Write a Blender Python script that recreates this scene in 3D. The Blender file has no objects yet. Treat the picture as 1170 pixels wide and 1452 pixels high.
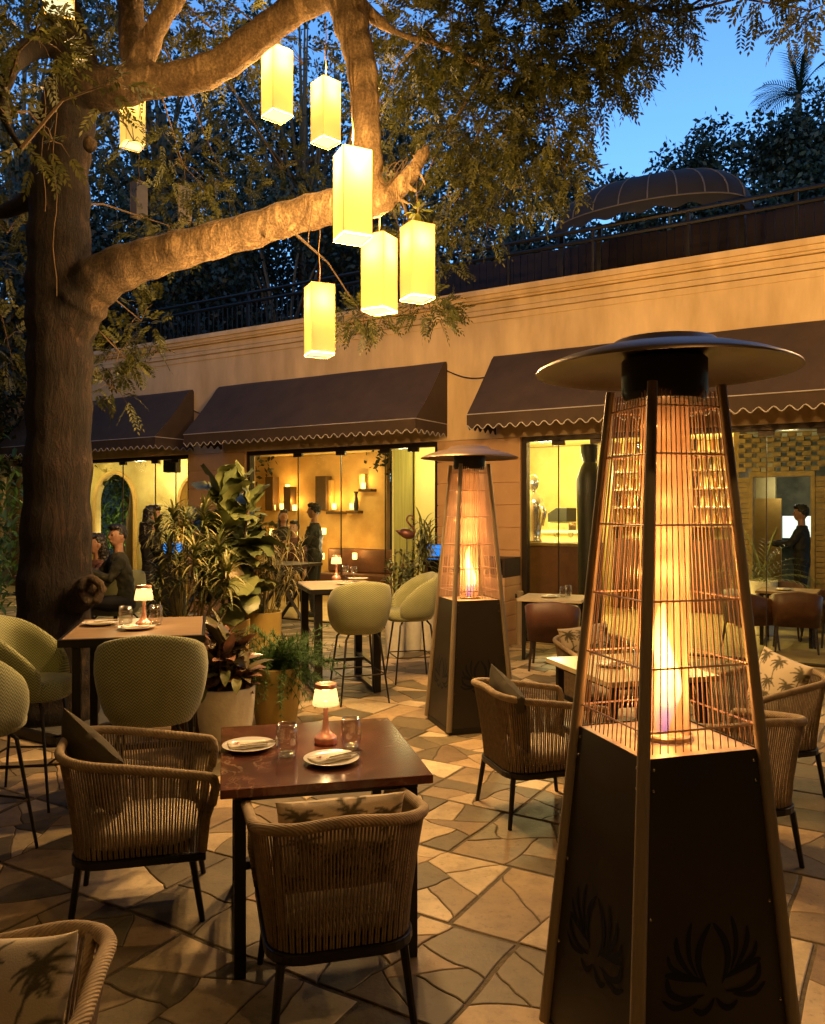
import bpy, bmesh, math, random
import numpy as np
from mathutils import Vector, Matrix, noise

random.seed(7)
rng = np.random.default_rng(11)
sc = bpy.context.scene
COL = sc.collection
PI = math.pi
R = math.radians

# ------------------------------------------------------------------ camera geometry
HC, F, CX, CY, PW, PH = 1.8, 1150.0, 585.0, 726.0, 1170.0, 1452.0

def G(px, py, z=0.0):
    Y = F * (HC - z) / (py - CY)
    return Vector(((px - CX) / F * Y, Y, z))

def D(px, py, Y):
    return Vector(((px - CX) / F * Y, Y, HC + (CY - py) / F * Y))

# facade frame: x to the right along the wall, y into the building
O = Vector((1.469, 11.26, 0))
WROT = math.atan2(-.5216, .8532)
EX = Vector((.8532, -.5216, 0)); EY = Vector((.5216, .8532, 0))

def WL(px, py, yin=0.0):
    d = Vector(((px - CX) / F, 1, (CY - py) / F))
    t = (yin + O.dot(EY)) / d.dot(EY)
    P = d * t + Vector((0, 0, HC))
    return ((P - O).dot(EX), P.z)

def WP(x, y, z=0.0):
    return O + EX * x + EY * y + Vector((0, 0, z))

# ------------------------------------------------------------------ materials
def new_mat(name):
    m = bpy.data.materials.new(name); m.use_nodes = True
    nt = m.node_tree
    for n in list(nt.nodes): nt.nodes.remove(n)
    out = nt.nodes.new('ShaderNodeOutputMaterial')
    return m, nt, out

def N(nt, t, **kw):
    n = nt.nodes.new(t)
    for k, v in kw.items():
        if k in n.inputs.keys(): n.inputs[k].default_value = v
        else: setattr(n, k, v)
    return n

def c4(c): return (c[0], c[1], c[2], 1)

def ramp(nt, fac, stops):
    r = nt.nodes.new('ShaderNodeValToRGB')
    els = r.color_ramp.elements
    els[0].position = stops[0][0]; els[0].color = c4(stops[0][1])
    els[1].position = stops[-1][0]; els[1].color = c4(stops[-1][1])
    for p, c in stops[1:-1]:
        e = els.new(p); e.color = c4(c)
    nt.links.new(fac, r.inputs[0])
    return r.outputs[0]

MATS = {}
def pmat(name, col, col2=None, rough=.5, metal=0.0, scale=8, detail=6, bump=0.0, bscale=None, spec=.5, stretch=None, mid=(.35, .7), coat=0, island=False, sheen=0, transl=0):
    """principled with two-tone noise and bump"""
    if name in MATS: return MATS[name]
    m, nt, out = new_mat(name)
    b = N(nt, 'ShaderNodeBsdfPrincipled', Roughness=rough, Metallic=metal)
    b.inputs['Specular IOR Level'].default_value = spec
    if coat: b.inputs['Coat Weight'].default_value = coat
    if sheen: b.inputs['Sheen Weight'].default_value = sheen
    tc = N(nt, 'ShaderNodeTexCoord')
    src = tc.outputs['Object']
    if stretch:
        mp = N(nt, 'ShaderNodeMapping'); mp.inputs['Scale'].default_value = stretch
        nt.links.new(src, mp.inputs[0]); src = mp.outputs[0]
    nz = N(nt, 'ShaderNodeTexNoise', Scale=scale, Detail=detail, Roughness=.6)
    nt.links.new(src, nz.inputs['Vector'])
    fac = nz.outputs['Fac']
    if island:
        ge = N(nt, 'ShaderNodeNewGeometry')
        mx = N(nt, 'ShaderNodeMath', operation='MULTIPLY_ADD')
        mx.inputs[1].default_value = .55; mx.inputs[2].default_value = -.27
        nt.links.new(ge.outputs['Random Per Island'], mx.inputs[0])
        ad = N(nt, 'ShaderNodeMath', operation='ADD')
        nt.links.new(mx.outputs[0], ad.inputs[0]); nt.links.new(fac, ad.inputs[1])
        fac = ad.outputs[0]
    if col2 is None: col2 = tuple(c * .75 for c in col)
    colout = ramp(nt, fac, [(mid[0], col2), (mid[1], col)])
    nt.links.new(colout, b.inputs['Base Color'])
    if bump:
        n2 = N(nt, 'ShaderNodeTexNoise', Scale=bscale or scale * 4, Detail=5)
        nt.links.new(src, n2.inputs['Vector'])
        bp = N(nt, 'ShaderNodeBump', Strength=min(1, bump), Distance=.02)
        nt.links.new(n2.outputs['Fac'], bp.inputs['Height'])
        nt.links.new(bp.outputs[0], b.inputs['Normal'])
    sh = b.outputs[0]
    if transl:
        tr = N(nt, 'ShaderNodeBsdfTranslucent'); nt.links.new(colout, tr.inputs[0])
        ms = N(nt, 'ShaderNodeMixShader'); ms.inputs[0].default_value = transl
        nt.links.new(sh, ms.inputs[1]); nt.links.new(tr.outputs[0], ms.inputs[2]); sh = ms.outputs[0]
    nt.links.new(sh, out.inputs[0])
    MATS[name] = m
    return m

def emat(name, col, strength, base=None):
    if name in MATS: return MATS[name]
    m, nt, out = new_mat(name)
    b = N(nt, 'ShaderNodeBsdfPrincipled', Roughness=.6)
    b.inputs['Base Color'].default_value = c4(base or col)
    b.inputs['Emission Color'].default_value = c4(col); b.inputs['Emission Strength'].default_value = strength
    nt.links.new(b.outputs[0], out.inputs[0])
    MATS[name] = m
    return m

def shade_mat(name, col, strength, clear, tcol=(.9, .8, .5)):
    """lamp shade: glows, lets part of the bulb light straight through"""
    m, nt, out = new_mat(name)
    em = N(nt, 'ShaderNodeEmission', Strength=strength); em.inputs[0].default_value = c4(col)
    tc = N(nt, 'ShaderNodeTexCoord')
    nz = N(nt, 'ShaderNodeTexNoise', Scale=60.0, Detail=4.0)
    mp = N(nt, 'ShaderNodeMapping'); mp.inputs['Scale'].default_value = (3, 3, .4)
    nt.links.new(tc.outputs['Object'], mp.inputs[0]); nt.links.new(mp.outputs[0], nz.inputs['Vector'])
    cr = ramp(nt, nz.outputs['Fac'], [(.3, tuple(c * .9 for c in col)), (.7, col)])
    nt.links.new(cr, em.inputs[0])
    tl = N(nt, 'ShaderNodeBsdfTranslucent'); tl.inputs[0].default_value = c4(tcol)
    tp = N(nt, 'ShaderNodeBsdfTransparent'); tp.inputs[0].default_value = (1, .92, .7, 1)
    a = N(nt, 'ShaderNodeMixShader'); a.inputs[0].default_value = clear
    ad = N(nt, 'ShaderNodeAddShader')
    nt.links.new(em.outputs[0], ad.inputs[0]); nt.links.new(tl.outputs[0], ad.inputs[1])
    nt.links.new(ad.outputs[0], a.inputs[1]); nt.links.new(tp.outputs[0], a.inputs[2])
    nt.links.new(a.outputs[0], out.inputs[0])
    MATS[name] = m
    return m

def glass_mat(name, tint=(1, 1, 1), refl=.08, rough=.02, edge=.35):
    m, nt, out = new_mat(name)
    tp = N(nt, 'ShaderNodeBsdfTransparent'); tp.inputs[0].default_value = c4(tint)
    gl = N(nt, 'ShaderNodeBsdfGlossy', Roughness=rough)
    lw = N(nt, 'ShaderNodeLayerWeight', Blend=edge)
    mr = N(nt, 'ShaderNodeMath', operation='MULTIPLY_ADD')
    mr.inputs[1].default_value = .75; mr.inputs[2].default_value = refl
    nt.links.new(lw.outputs['Facing'], mr.inputs[0])
    pw = N(nt, 'ShaderNodeMath', operation='POWER'); pw.inputs[1].default_value = 1.6
    nt.links.new(mr.outputs[0], pw.inputs[0])
    mx = N(nt, 'ShaderNodeMixShader')
    nt.links.new(pw.outputs[0], mx.inputs[0])
    nt.links.new(tp.outputs[0], mx.inputs[1]); nt.links.new(gl.outputs[0], mx.inputs[2])
    nt.links.new(mx.outputs[0], out.inputs[0])
    MATS[name] = m
    return m

# ------------------------------------------------------------------ mesh builder
class MB:
    def __init__(s): s.v = []; s.f = []; s.mi = []; s.cur = 0
    def add(s, vs, fs):
        o = len(s.v); s.v.extend([tuple(p) for p in vs])
        for f in fs: s.f.append(tuple(i + o for i in f)); s.mi.append(s.cur)
    def box(s, cx, cy, cz, sx, sy, sz, rz=0, M=None):
        hx, hy, hz = sx / 2, sy / 2, sz / 2
        vs = [(x, y, z) for z in (-hz, hz) for (x, y) in ((-hx, -hy), (hx, -hy), (hx, hy), (-hx, hy))]
        m = Matrix.Translation((cx, cy, cz)) @ Matrix.Rotation(rz, 4, 'Z')
        if M is not None: m = m @ M
        s.add([m @ Vector(p) for p in vs], [(3, 2, 1, 0), (4, 5, 6, 7), (0, 1, 5, 4), (1, 2, 6, 5), (2, 3, 7, 6), (3, 0, 4, 7)])
    def b2(s, x0, x1, y0, y1, z0, z1):
        s.box((x0 + x1) / 2, (y0 + y1) / 2, (z0 + z1) / 2, abs(x1 - x0), abs(y1 - y0), abs(z1 - z0))
    def tube(s, pts, r, n=8, caps=True, closed=False):
        pts = [Vector(p) for p in pts]; k = len(pts)
        rs = r if isinstance(r, (list, tuple)) else [r] * k
        up = None; rings = []
        for i, p in enumerate(pts):
            if closed: t = pts[(i + 1) % k] - pts[i - 1]
            else: t = pts[min(i + 1, k - 1)] - pts[max(i - 1, 0)]
            if t.length < 1e-9: t = Vector((0, 0, 1))
            t.normalize()
            if up is None:
                up = Vector((0, 0, 1)) if abs(t.z) < .9 else Vector((1, 0, 0))
            a = t.cross(up)
            if a.length < 1e-6: a = t.cross(Vector((.3, .9, .1)))
            a.normalize(); b = t.cross(a).normalized(); up = -b if (-b).dot(up) > 0 else b
            rings.append([p + (a * math.cos(2 * PI * j / n) + (up) * math.sin(2 * PI * j / n)) * rs[i] for j in range(n)])
        vs = [q for ring in rings for q in ring]; fs = []
        m = k if closed else k - 1
        for i in range(m):
            for j in range(n):
                a0 = i * n + j; a1 = i * n + (j + 1) % n
                b0 = ((i + 1) % k) * n + j; b1 = ((i + 1) % k) * n + (j + 1) % n
                fs.append((a0, a1, b1, b0))
        if caps and not closed:
            fs.append(tuple(range(n - 1, -1, -1))); fs.append(tuple((k - 1) * n + j for j in range(n)))
        s.add(vs, fs)
    def lathe(s, prof, n=24, c=(0, 0, 0), capb=True, capt=True):
        vs = []; fs = []
        for (r, z) in prof:
            for j in range(n):
                a = 2 * PI * j / n
                vs.append((c[0] + r * math.cos(a), c[1] + r * math.sin(a), c[2] + z))
        for i in range(len(prof) - 1):
            for j in range(n):
                fs.append((i * n + j, i * n + (j + 1) % n, (i + 1) * n + (j + 1) % n, (i + 1) * n + j))
        if capb: fs.append(tuple(range(n - 1, -1, -1)))
        if capt: fs.append(tuple((len(prof) - 1) * n + j for j in range(n)))
        s.add(vs, fs)
    def prism(s, poly, z0, z1, M=None):
        k = len(poly)
        vs = [Vector((p[0], p[1], z0)) for p in poly] + [Vector((p[0], p[1], z1)) for p in poly]
        if M is not None: vs = [M @ v for v in vs]
        s.add(vs, [tuple(range(k - 1, -1, -1)), tuple(range(k, 2 * k))] + [(i, (i + 1) % k, k + (i + 1) % k, k + i) for i in range(k)])
    def ell(s, c, r, nu=16, nv=10, M=None):
        vs = []; fs = []
        for i in range(nv + 1):
            th = PI * i / nv
            for j in range(nu):
                ph = 2 * PI * j / nu
                p = Vector((r[0] * math.sin(th) * math.cos(ph), r[1] * math.sin(th) * math.sin(ph), r[2] * math.cos(th)))
                if M is not None: p = M @ p
                vs.append(p + Vector(c))
        for i in range(nv):
            for j in range(nu):
                fs.append((i * nu + j, (i + 1) * nu + j, (i + 1) * nu + (j + 1) % nu, i * nu + (j + 1) % nu))
        s.add(vs, fs)
    def grid(s, fn, nu, nv, closeu=False):
        vs = [fn(i / (nu if closeu else nu - 1), j / (nv - 1)) for j in range(nv) for i in range(nu)]
        fs = []
        for j in range(nv - 1):
            for i in range(nu if closeu else nu - 1):
                i2 = (i + 1) % nu
                fs.append((j * nu + i, j * nu + i2, (j + 1) * nu + i2, (j + 1) * nu + i))
        s.add(vs, fs)
    def build(s, name, mats, parent=None, smooth=False, bev=0, loc=None, rz=None, seg=2):
        me = bpy.data.meshes.new(name)
        me.from_pydata(s.v, [], s.f)
        if not isinstance(mats, (list, tuple)): mats = [mats]
        for m in mats: me.materials.append(m)
        if len(mats) > 1: me.polygons.foreach_set('material_index', s.mi)
        bm = bmesh.new(); bm.from_mesh(me)
        bmesh.ops.recalc_face_normals(bm, faces=bm.faces)
        bm.to_mesh(me); bm.free()
        if smooth:
            me.polygons.foreach_set('use_smooth', [True] * len(me.polygons))
            if smooth != 'all': me.set_sharp_from_angle(angle=R(40))
        me.update()
        o = bpy.data.objects.new(name, me); COL.objects.link(o)
        if parent: o.parent = parent
        if loc is not None: o.location = loc
        if rz is not None: o.rotation_euler = (0, 0, rz)
        if bev:
            b = o.modifiers.new('bevel', 'BEVEL'); b.width = bev; b.segments = seg; b.limit_method = 'ANGLE'; b.angle_limit = R(40)
        return o

def thing(name, label, cat, loc=(0, 0, 0), rz=0, group=None):
    o = bpy.data.objects.new(name, None); COL.objects.link(o); o.empty_display_size = .1
    o.location = loc; o.rotation_euler = (0, 0, rz)
    o['label'] = label; o['category'] = cat
    if group: o['group'] = group
    return o

def tag(o, label, cat, group=None):
    o['label'] = label; o['category'] = cat
    if group: o['group'] = group
    return o

def kids(o):
    return [c for c in COL.objects if c.parent == o]

def dup(root, loc, rz, label, group=None):
    r = root.copy(); COL.objects.link(r); r.location = loc; r.rotation_euler = (0, 0, rz); r['label'] = label
    if group: r['group'] = group
    def rec(src, dst):
        for ch in kids(src):
            c = ch.copy(); COL.objects.link(c); c.parent = dst
            rec(ch, c)
    rec(root, r)
    return r

def mesh_np(name, verts, quads, mat, parent=None, smooth=False, nside=4):
    me = bpy.data.meshes.new(name)
    nv = len(verts); nf = len(quads)
    me.vertices.add(nv); me.vertices.foreach_set('co', np.asarray(verts, np.float32).ravel())
    me.loops.add(nf * nside); me.loops.foreach_set('vertex_index', np.asarray(quads, np.int32).ravel())
    me.polygons.add(nf)
    me.polygons.foreach_set('loop_start', np.arange(0, nf * nside, nside, dtype=np.int32))
    me.polygons.foreach_set('loop_total', np.full(nf, nside, dtype=np.int32))
    me.materials.append(mat)
    me.update(calc_edges=True); me.validate()
    if smooth: me.polygons.foreach_set('use_smooth', [True] * nf)
    o = bpy.data.objects.new(name, me); COL.objects.link(o)
    if parent: o.parent = parent
    return o

def lamp(name, loc, power, col=(1, .62, .24), radius=.05, parent=None, cat=None):
    l = bpy.data.lights.new(name, 'POINT'); l.energy = power; l.color = col; l.shadow_soft_size = radius
    o = bpy.data.objects.new(name, l); COL.objects.link(o); o.location = loc
    if parent: o.parent = parent
    return o

def smooth_path(pts, sub=6):
    """Catmull-Rom over tuples of any dimension"""
    P = [np.array(p, float) for p in pts]; out = []
    for i in range(len(P) - 1):
        p0 = P[max(i - 1, 0)]; p1 = P[i]; p2 = P[i + 1]; p3 = P[min(i + 2, len(P) - 1)]
        for k in range(sub):
            t = k / sub
            out.append(.5 * ((2 * p1) + (-p0 + p2) * t + (2 * p0 - 5 * p1 + 4 * p2 - p3) * t * t + (-p0 + 3 * p1 - 3 * p2 + p3) * t ** 3))
    out.append(P[-1])
    return out

# ------------------------------------------------------------------ palette
M_mortar = pmat('mortar', (.17, .135, .085), (.10, .08, .05), rough=.95, scale=30, bump=.4)
M_plaster = pmat('orange_plaster', (.78, .58, .32), (.58, .41, .21), rough=.85, scale=2.0, stretch=(1.6, 1.6, .45), detail=10, bump=.12, bscale=60)
M_siding = pmat('tan_siding', (.60, .37, .19), (.52, .31, .15), rough=.75, scale=3, bump=.08, bscale=50)
M_awn = pmat('brown_canvas', (.068, .042, .027), (.05, .031, .02), rough=.9, scale=3, bump=.1, bscale=250)
M_piping = pmat('white_piping', (.6, .55, .5), rough=.7)
M_dark = pmat('black_metal', (.016, .013, .011), (.010, .008, .007), rough=.38, metal=.3, scale=20)
M_darkframe = pmat('dark_bronze', (.05, .035, .022), rough=.45, metal=.6)
M_steel = pmat('stainless', (.36, .28, .185), (.27, .21, .135), rough=.4, metal=.2, scale=3, stretch=(40, 40, .6), mid=(.3, .75))
M_panel = pmat('heater_panel', (.062, .05, .034), (.036, .029, .02), rough=.45, metal=.45, scale=2.5, detail=9, mid=(.25, .8), bump=.02)
M_black = pmat('heat_black', (.012, .011, .010), rough=.5)
M_rope = pmat('rope', (.30, .22, .14), (.19, .135, .08), rough=.85, scale=40, bump=.3, bscale=200)
M_cushion = pmat('cream_cushion', (.55, .46, .32), (.47, .39, .26), rough=.95, scale=15, bump=.15, bscale=300)
M_olive = pmat('olive_cushion', (.075, .062, .036), (.06, .048, .028), rough=.95, scale=10, bump=.2, bscale=300)
M_leather = pmat('brown_leather', (.13, .055, .032), (.09, .036, .022), rough=.45, scale=8, bump=.1, bscale=90)
M_wood_dark = pmat('dark_wood', (.045, .026, .015), (.025, .014, .009), rough=.5, scale=4, stretch=(1, 12, 12))
M_oak = pmat('oak_top', (.36, .25, .145), (.24, .155, .085), rough=.35, scale=3, stretch=(1.5, 14, 14), detail=8)
M_porcelain = pmat('porcelain', (.78, .74, .66), (.74, .70, .62), rough=.15, scale=3)
M_linen = pmat('linen', (.86, .80, .66), (.80, .73, .58), rough=.9, scale=20, bump=.2)
M_red = pmat('red_print', (.55, .06, .04), rough=.8)
M_copper = pmat('copper', (.92, .46, .30), (.85, .40, .25), rough=.22, metal=.55, scale=5)
M_chrome = pmat('chrome', (.7, .65, .55), rough=.15, metal=1)
M_bark = pmat('bark', (.21, .145, .085), (.085, .055, .032), rough=.95, scale=5, detail=10, bump=1.0, bscale=14, stretch=(1, 1, .45), mid=(.3, .68))
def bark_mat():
    m, nt, out = new_mat('bark_shade_to_lit')
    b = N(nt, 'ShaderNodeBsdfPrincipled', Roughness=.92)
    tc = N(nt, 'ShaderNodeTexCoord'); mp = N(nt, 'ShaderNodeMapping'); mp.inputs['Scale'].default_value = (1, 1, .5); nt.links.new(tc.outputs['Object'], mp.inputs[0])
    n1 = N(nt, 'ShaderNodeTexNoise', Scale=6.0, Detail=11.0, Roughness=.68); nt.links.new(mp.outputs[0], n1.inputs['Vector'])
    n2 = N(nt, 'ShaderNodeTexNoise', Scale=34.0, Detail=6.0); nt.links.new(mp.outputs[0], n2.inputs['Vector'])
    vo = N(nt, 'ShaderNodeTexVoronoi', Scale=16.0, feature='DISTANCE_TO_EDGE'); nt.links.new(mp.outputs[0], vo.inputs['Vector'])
    shaded_tone = ramp(nt, n1.outputs['Fac'], [(.3, (.006, .0025, .0015)), (.55, (.016, .0068, .0036)), (.78, (.040, .018, .009))])
    lit_tone = ramp(nt, n1.outputs['Fac'], [(.28, (.24, .155, .08)), (.5, (.46, .32, .17)), (.75, (.58, .42, .24))])
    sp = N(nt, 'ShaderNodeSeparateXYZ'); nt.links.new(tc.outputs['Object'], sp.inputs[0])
    mr = N(nt, 'ShaderNodeMapRange'); mr.inputs['From Min'].default_value = .62; mr.inputs['From Max'].default_value = 1.7  # trunk shade and lamplight on the limbs painted into the bark along x
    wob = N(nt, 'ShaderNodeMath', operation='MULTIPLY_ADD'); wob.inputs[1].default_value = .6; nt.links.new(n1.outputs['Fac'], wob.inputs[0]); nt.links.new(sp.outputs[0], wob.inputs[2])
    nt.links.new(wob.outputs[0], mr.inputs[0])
    mx = N(nt, 'ShaderNodeMix', data_type='RGBA'); nt.links.new(mr.outputs[0], mx.inputs[0]); nt.links.new(shaded_tone, mx.inputs[6]); nt.links.new(lit_tone, mx.inputs[7])
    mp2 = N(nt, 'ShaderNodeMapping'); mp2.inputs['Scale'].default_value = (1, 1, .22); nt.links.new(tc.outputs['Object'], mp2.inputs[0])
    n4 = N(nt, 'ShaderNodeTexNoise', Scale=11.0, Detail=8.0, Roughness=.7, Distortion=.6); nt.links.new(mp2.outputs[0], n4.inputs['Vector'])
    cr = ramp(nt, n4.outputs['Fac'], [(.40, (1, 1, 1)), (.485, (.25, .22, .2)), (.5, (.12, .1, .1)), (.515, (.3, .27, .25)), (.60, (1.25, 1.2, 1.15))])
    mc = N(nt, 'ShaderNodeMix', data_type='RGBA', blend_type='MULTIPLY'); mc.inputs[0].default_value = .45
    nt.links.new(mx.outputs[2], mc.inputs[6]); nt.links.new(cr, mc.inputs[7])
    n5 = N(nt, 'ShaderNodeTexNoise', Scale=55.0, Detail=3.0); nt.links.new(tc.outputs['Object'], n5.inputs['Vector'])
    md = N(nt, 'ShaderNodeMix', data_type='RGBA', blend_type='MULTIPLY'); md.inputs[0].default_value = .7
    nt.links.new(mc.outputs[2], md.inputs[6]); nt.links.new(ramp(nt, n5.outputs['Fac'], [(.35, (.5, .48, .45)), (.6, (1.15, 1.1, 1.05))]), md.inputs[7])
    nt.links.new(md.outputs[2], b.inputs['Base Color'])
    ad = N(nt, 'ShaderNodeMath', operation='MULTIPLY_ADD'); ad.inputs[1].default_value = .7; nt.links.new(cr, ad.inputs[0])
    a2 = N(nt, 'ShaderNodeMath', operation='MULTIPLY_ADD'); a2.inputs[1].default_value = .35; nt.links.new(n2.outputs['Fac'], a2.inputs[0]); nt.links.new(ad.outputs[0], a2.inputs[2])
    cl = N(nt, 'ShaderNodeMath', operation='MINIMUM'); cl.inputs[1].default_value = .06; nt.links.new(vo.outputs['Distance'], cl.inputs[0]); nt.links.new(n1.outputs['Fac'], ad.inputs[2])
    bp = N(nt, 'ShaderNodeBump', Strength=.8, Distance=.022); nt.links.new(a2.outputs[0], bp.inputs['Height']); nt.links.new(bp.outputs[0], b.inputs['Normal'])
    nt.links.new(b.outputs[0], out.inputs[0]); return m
M_bark_shade_lit = bark_mat()
M_twig = pmat('twig', (.13, .085, .045), rough=.9)
M_leaf = pmat('leaf_main', (.105, .105, .024), (.042, .05, .012), rough=.5, scale=1.2, island=True, transl=.3, spec=.4)
M_leaf_dark = pmat('leaf_background', (.017, .028, .010), (.007, .013, .005), rough=.55, scale=.8, island=True, transl=.15)
M_ficus = pmat('leaf_ficus', (.20, .22, .075), (.09, .115, .04), rough=.42, scale=6, island=True)
M_rubber = pmat('leaf_rubber', (.28, .15, .10), (.11, .10, .05), rough=.2, scale=4, island=True)
M_fern = pmat('leaf_fern', (.085, .17, .04), (.045, .10, .025), rough=.6, scale=5, island=True, transl=.2)
M_varieg = pmat('leaf_variegated', (.34, .31, .12), (.08, .11, .03), rough=.45, scale=6, island=True, mid=(.42, .66))
M_yleaf = pmat('leaf_yellowing', (.45, .28, .04), (.20, .14, .03), rough=.4, scale=9, mid=(.4, .6))
M_straw = pmat('leaf_straw', (.30, .25, .10), (.15, .14, .05), rough=.6, scale=4, island=True)
M_soil = pmat('soil', (.03, .02, .013), rough=1, scale=40, bump=.8)
M_pot_white = pmat('pot_concrete', (.84, .82, .73), (.70, .67, .57), rough=.8, scale=9, bump=.25, bscale=40)
M_pot_yel = pmat('pot_ochre', (.56, .41, .12), (.44, .30, .08), rough=.55, scale=2.5, stretch=(1, 1, .4))
M_pot_brown = pmat('pot_brown', (.16, .07, .035), (.11, .05, .025), rough=.6, scale=4)
M_yelwall = pmat('yellow_plaster', (.68, .57, .28), (.40, .31, .11), rough=.8, scale=1.1, detail=8)
M_goldwall = pmat('gold_plaster', (.66, .46, .18), (.40, .25, .08), rough=.7, scale=1.4, detail=9, bump=.1)
M_palewall = pmat('pale_wall', (.78, .70, .36), (.72, .63, .3), rough=.85, scale=1)
M_roomfloor = pmat('room_floor', (.55, .45, .25), (.42, .33, .17), rough=.35, scale=6)
M_greywall = pmat('grey_plaster', (.28, .29, .22), (.14, .15, .11), rough=.7, scale=3.5, detail=9, mid=(.4, .62))
M_fence = pmat('red_fence', (.016, .005, .004), (.010, .0035, .003), rough=.8, scale=3, stretch=(14, 14, .6))
M_roofcloth = pmat('grey_canvas', (.024, .023, .027), (.019, .018, .021), rough=.9, scale=4)
M_glasspane = glass_mat('window_glass', (.96, .97, .93), refl=.03, rough=.01, edge=.25)
M_tumbler = glass_mat('tumbler_glass', (.97, .96, .93), refl=.14, rough=.05, edge=.5)
M_rim = glass_mat('glass_rim', (.95, .93, .9), refl=.45, rough=.12, edge=.5)
M_tubeglass = None
M_skin = pmat('skin', (.36, .19, .115), (.32, .165, .10), rough=.55, scale=10)
M_hair = pmat('hair', (.012, .009, .008), rough=.45)
M_suit = pmat('black_suit', (.014, .013, .013), rough=.75)
M_shirt_olive = pmat('olive_shirt', (.05, .05, .028), rough=.9)
M_shirt_red = pmat('rust_shirt', (.16, .07, .05), (.08, .03, .02), rough=.9, scale=30)
M_shirt_white = pmat('white_shirt', (.6, .55, .48), rough=.9)
M_screen = emat('blue_screen', (.02, .26, .95), .42)
M_screenw = emat('white_screen', (.8, .9, .85), .5)
M_candle = emat('candle_glass', (1, .62, .16), 2.2)

def zigzag_fabric(name, c1, c2):
    m, nt, out = new_mat(name)
    b = N(nt, 'ShaderNodeBsdfPrincipled', Roughness=.95)
    b.inputs['Sheen Weight'].default_value = .25
    tc = N(nt, 'ShaderNodeTexCoord'); sp = N(nt, 'ShaderNodeSeparateXYZ')
    nt.links.new(tc.outputs['Object'], sp.inputs[0])
    at = N(nt, 'ShaderNodeMath', operation='ARCTAN2'); nt.links.new(sp.outputs[0], at.inputs[0])
    ng = N(nt, 'ShaderNodeMath', operation='MULTIPLY'); ng.inputs[1].default_value = -1
    nt.links.new(sp.outputs[1], ng.inputs[0]); nt.links.new(ng.outputs[0], at.inputs[1])
    def math_(op, a, bb=None):
        n = N(nt, 'ShaderNodeMath', operation=op)
        for i, q in enumerate((a, bb)):
            if q is None: continue
            if isinstance(q, (int, float)): n.inputs[i].default_value = q
            else: nt.links.new(q, n.inputs[i])
        return n.outputs[0]
    u = math_('MULTIPLY', at.outputs[0], 9.0)
    tri = math_('ABSOLUTE', math_('SUBTRACT', math_('FRACT', u), .5))
    vv = math_('ADD', math_('MULTIPLY', sp.outputs[2], 56.0), math_('MULTIPLY', tri, 2.2))
    st = math_('PINGPONG', vv, .5)
    col = ramp(nt, st, [(.14, c2), (.34, c1)])
    nz = N(nt, 'ShaderNodeTexNoise', Scale=9.0, Detail=4.0); nt.links.new(tc.outputs['Object'], nz.inputs['Vector'])
    mx = N(nt, 'ShaderNodeMix', data_type='RGBA', blend_type='MULTIPLY'); mx.inputs[0].default_value = .5
    nt.links.new(col, mx.inputs[6]); nt.links.new(ramp(nt, nz.outputs['Fac'], [(.3, (.7, .7, .65)), (.7, (1, 1, 1))]), mx.inputs[7])
    nt.links.new(mx.outputs[2], b.inputs['Base Color'])
    bp = N(nt, 'ShaderNodeBump', Strength=.6, Distance=.004); nt.links.new(st, bp.inputs['Height']); nt.links.new(bp.outputs[0], b.inputs['Normal'])
    nt.links.new(b.outputs[0], out.inputs[0])
    MATS[name] = m
    return m
M_green = zigzag_fabric('green_herringbone', (.37, .385, .19), (.145, .15, .065))

def wrap_mat(name):
    """rope wound round a rail: fine ridges"""
    m, nt, out = new_mat(name)
    b = N(nt, 'ShaderNodeBsdfPrincipled', Roughness=.8)
    tc = N(nt, 'ShaderNodeTexCoord')
    wv = N(nt, 'ShaderNodeTexWave', Scale=42.0, Distortion=1.0, Detail=2.0); wv.bands_direction = 'DIAGONAL'
    nt.links.new(tc.outputs['Object'], wv.inputs[0])
    nz = N(nt, 'ShaderNodeTexNoise', Scale=25.0, Detail=6.0); nt.links.new(tc.outputs['Object'], nz.inputs['Vector'])
    col = ramp(nt, nz.outputs['Fac'], [(.3, (.25, .175, .09)), (.7, (.38, .28, .16))])
    nt.links.new(col, b.inputs['Base Color'])
    bp = N(nt, 'ShaderNodeBump', Strength=.5, Distance=.004); nt.links.new(wv.outputs['Fac'], bp.inputs['Height'])
    nt.links.new(bp.outputs[0], b.inputs['Normal']); nt.links.new(b.outputs[0], out.inputs[0])
    MATS[name] = m
    return m
M_wrap = wrap_mat('rope_wrap')

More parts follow.
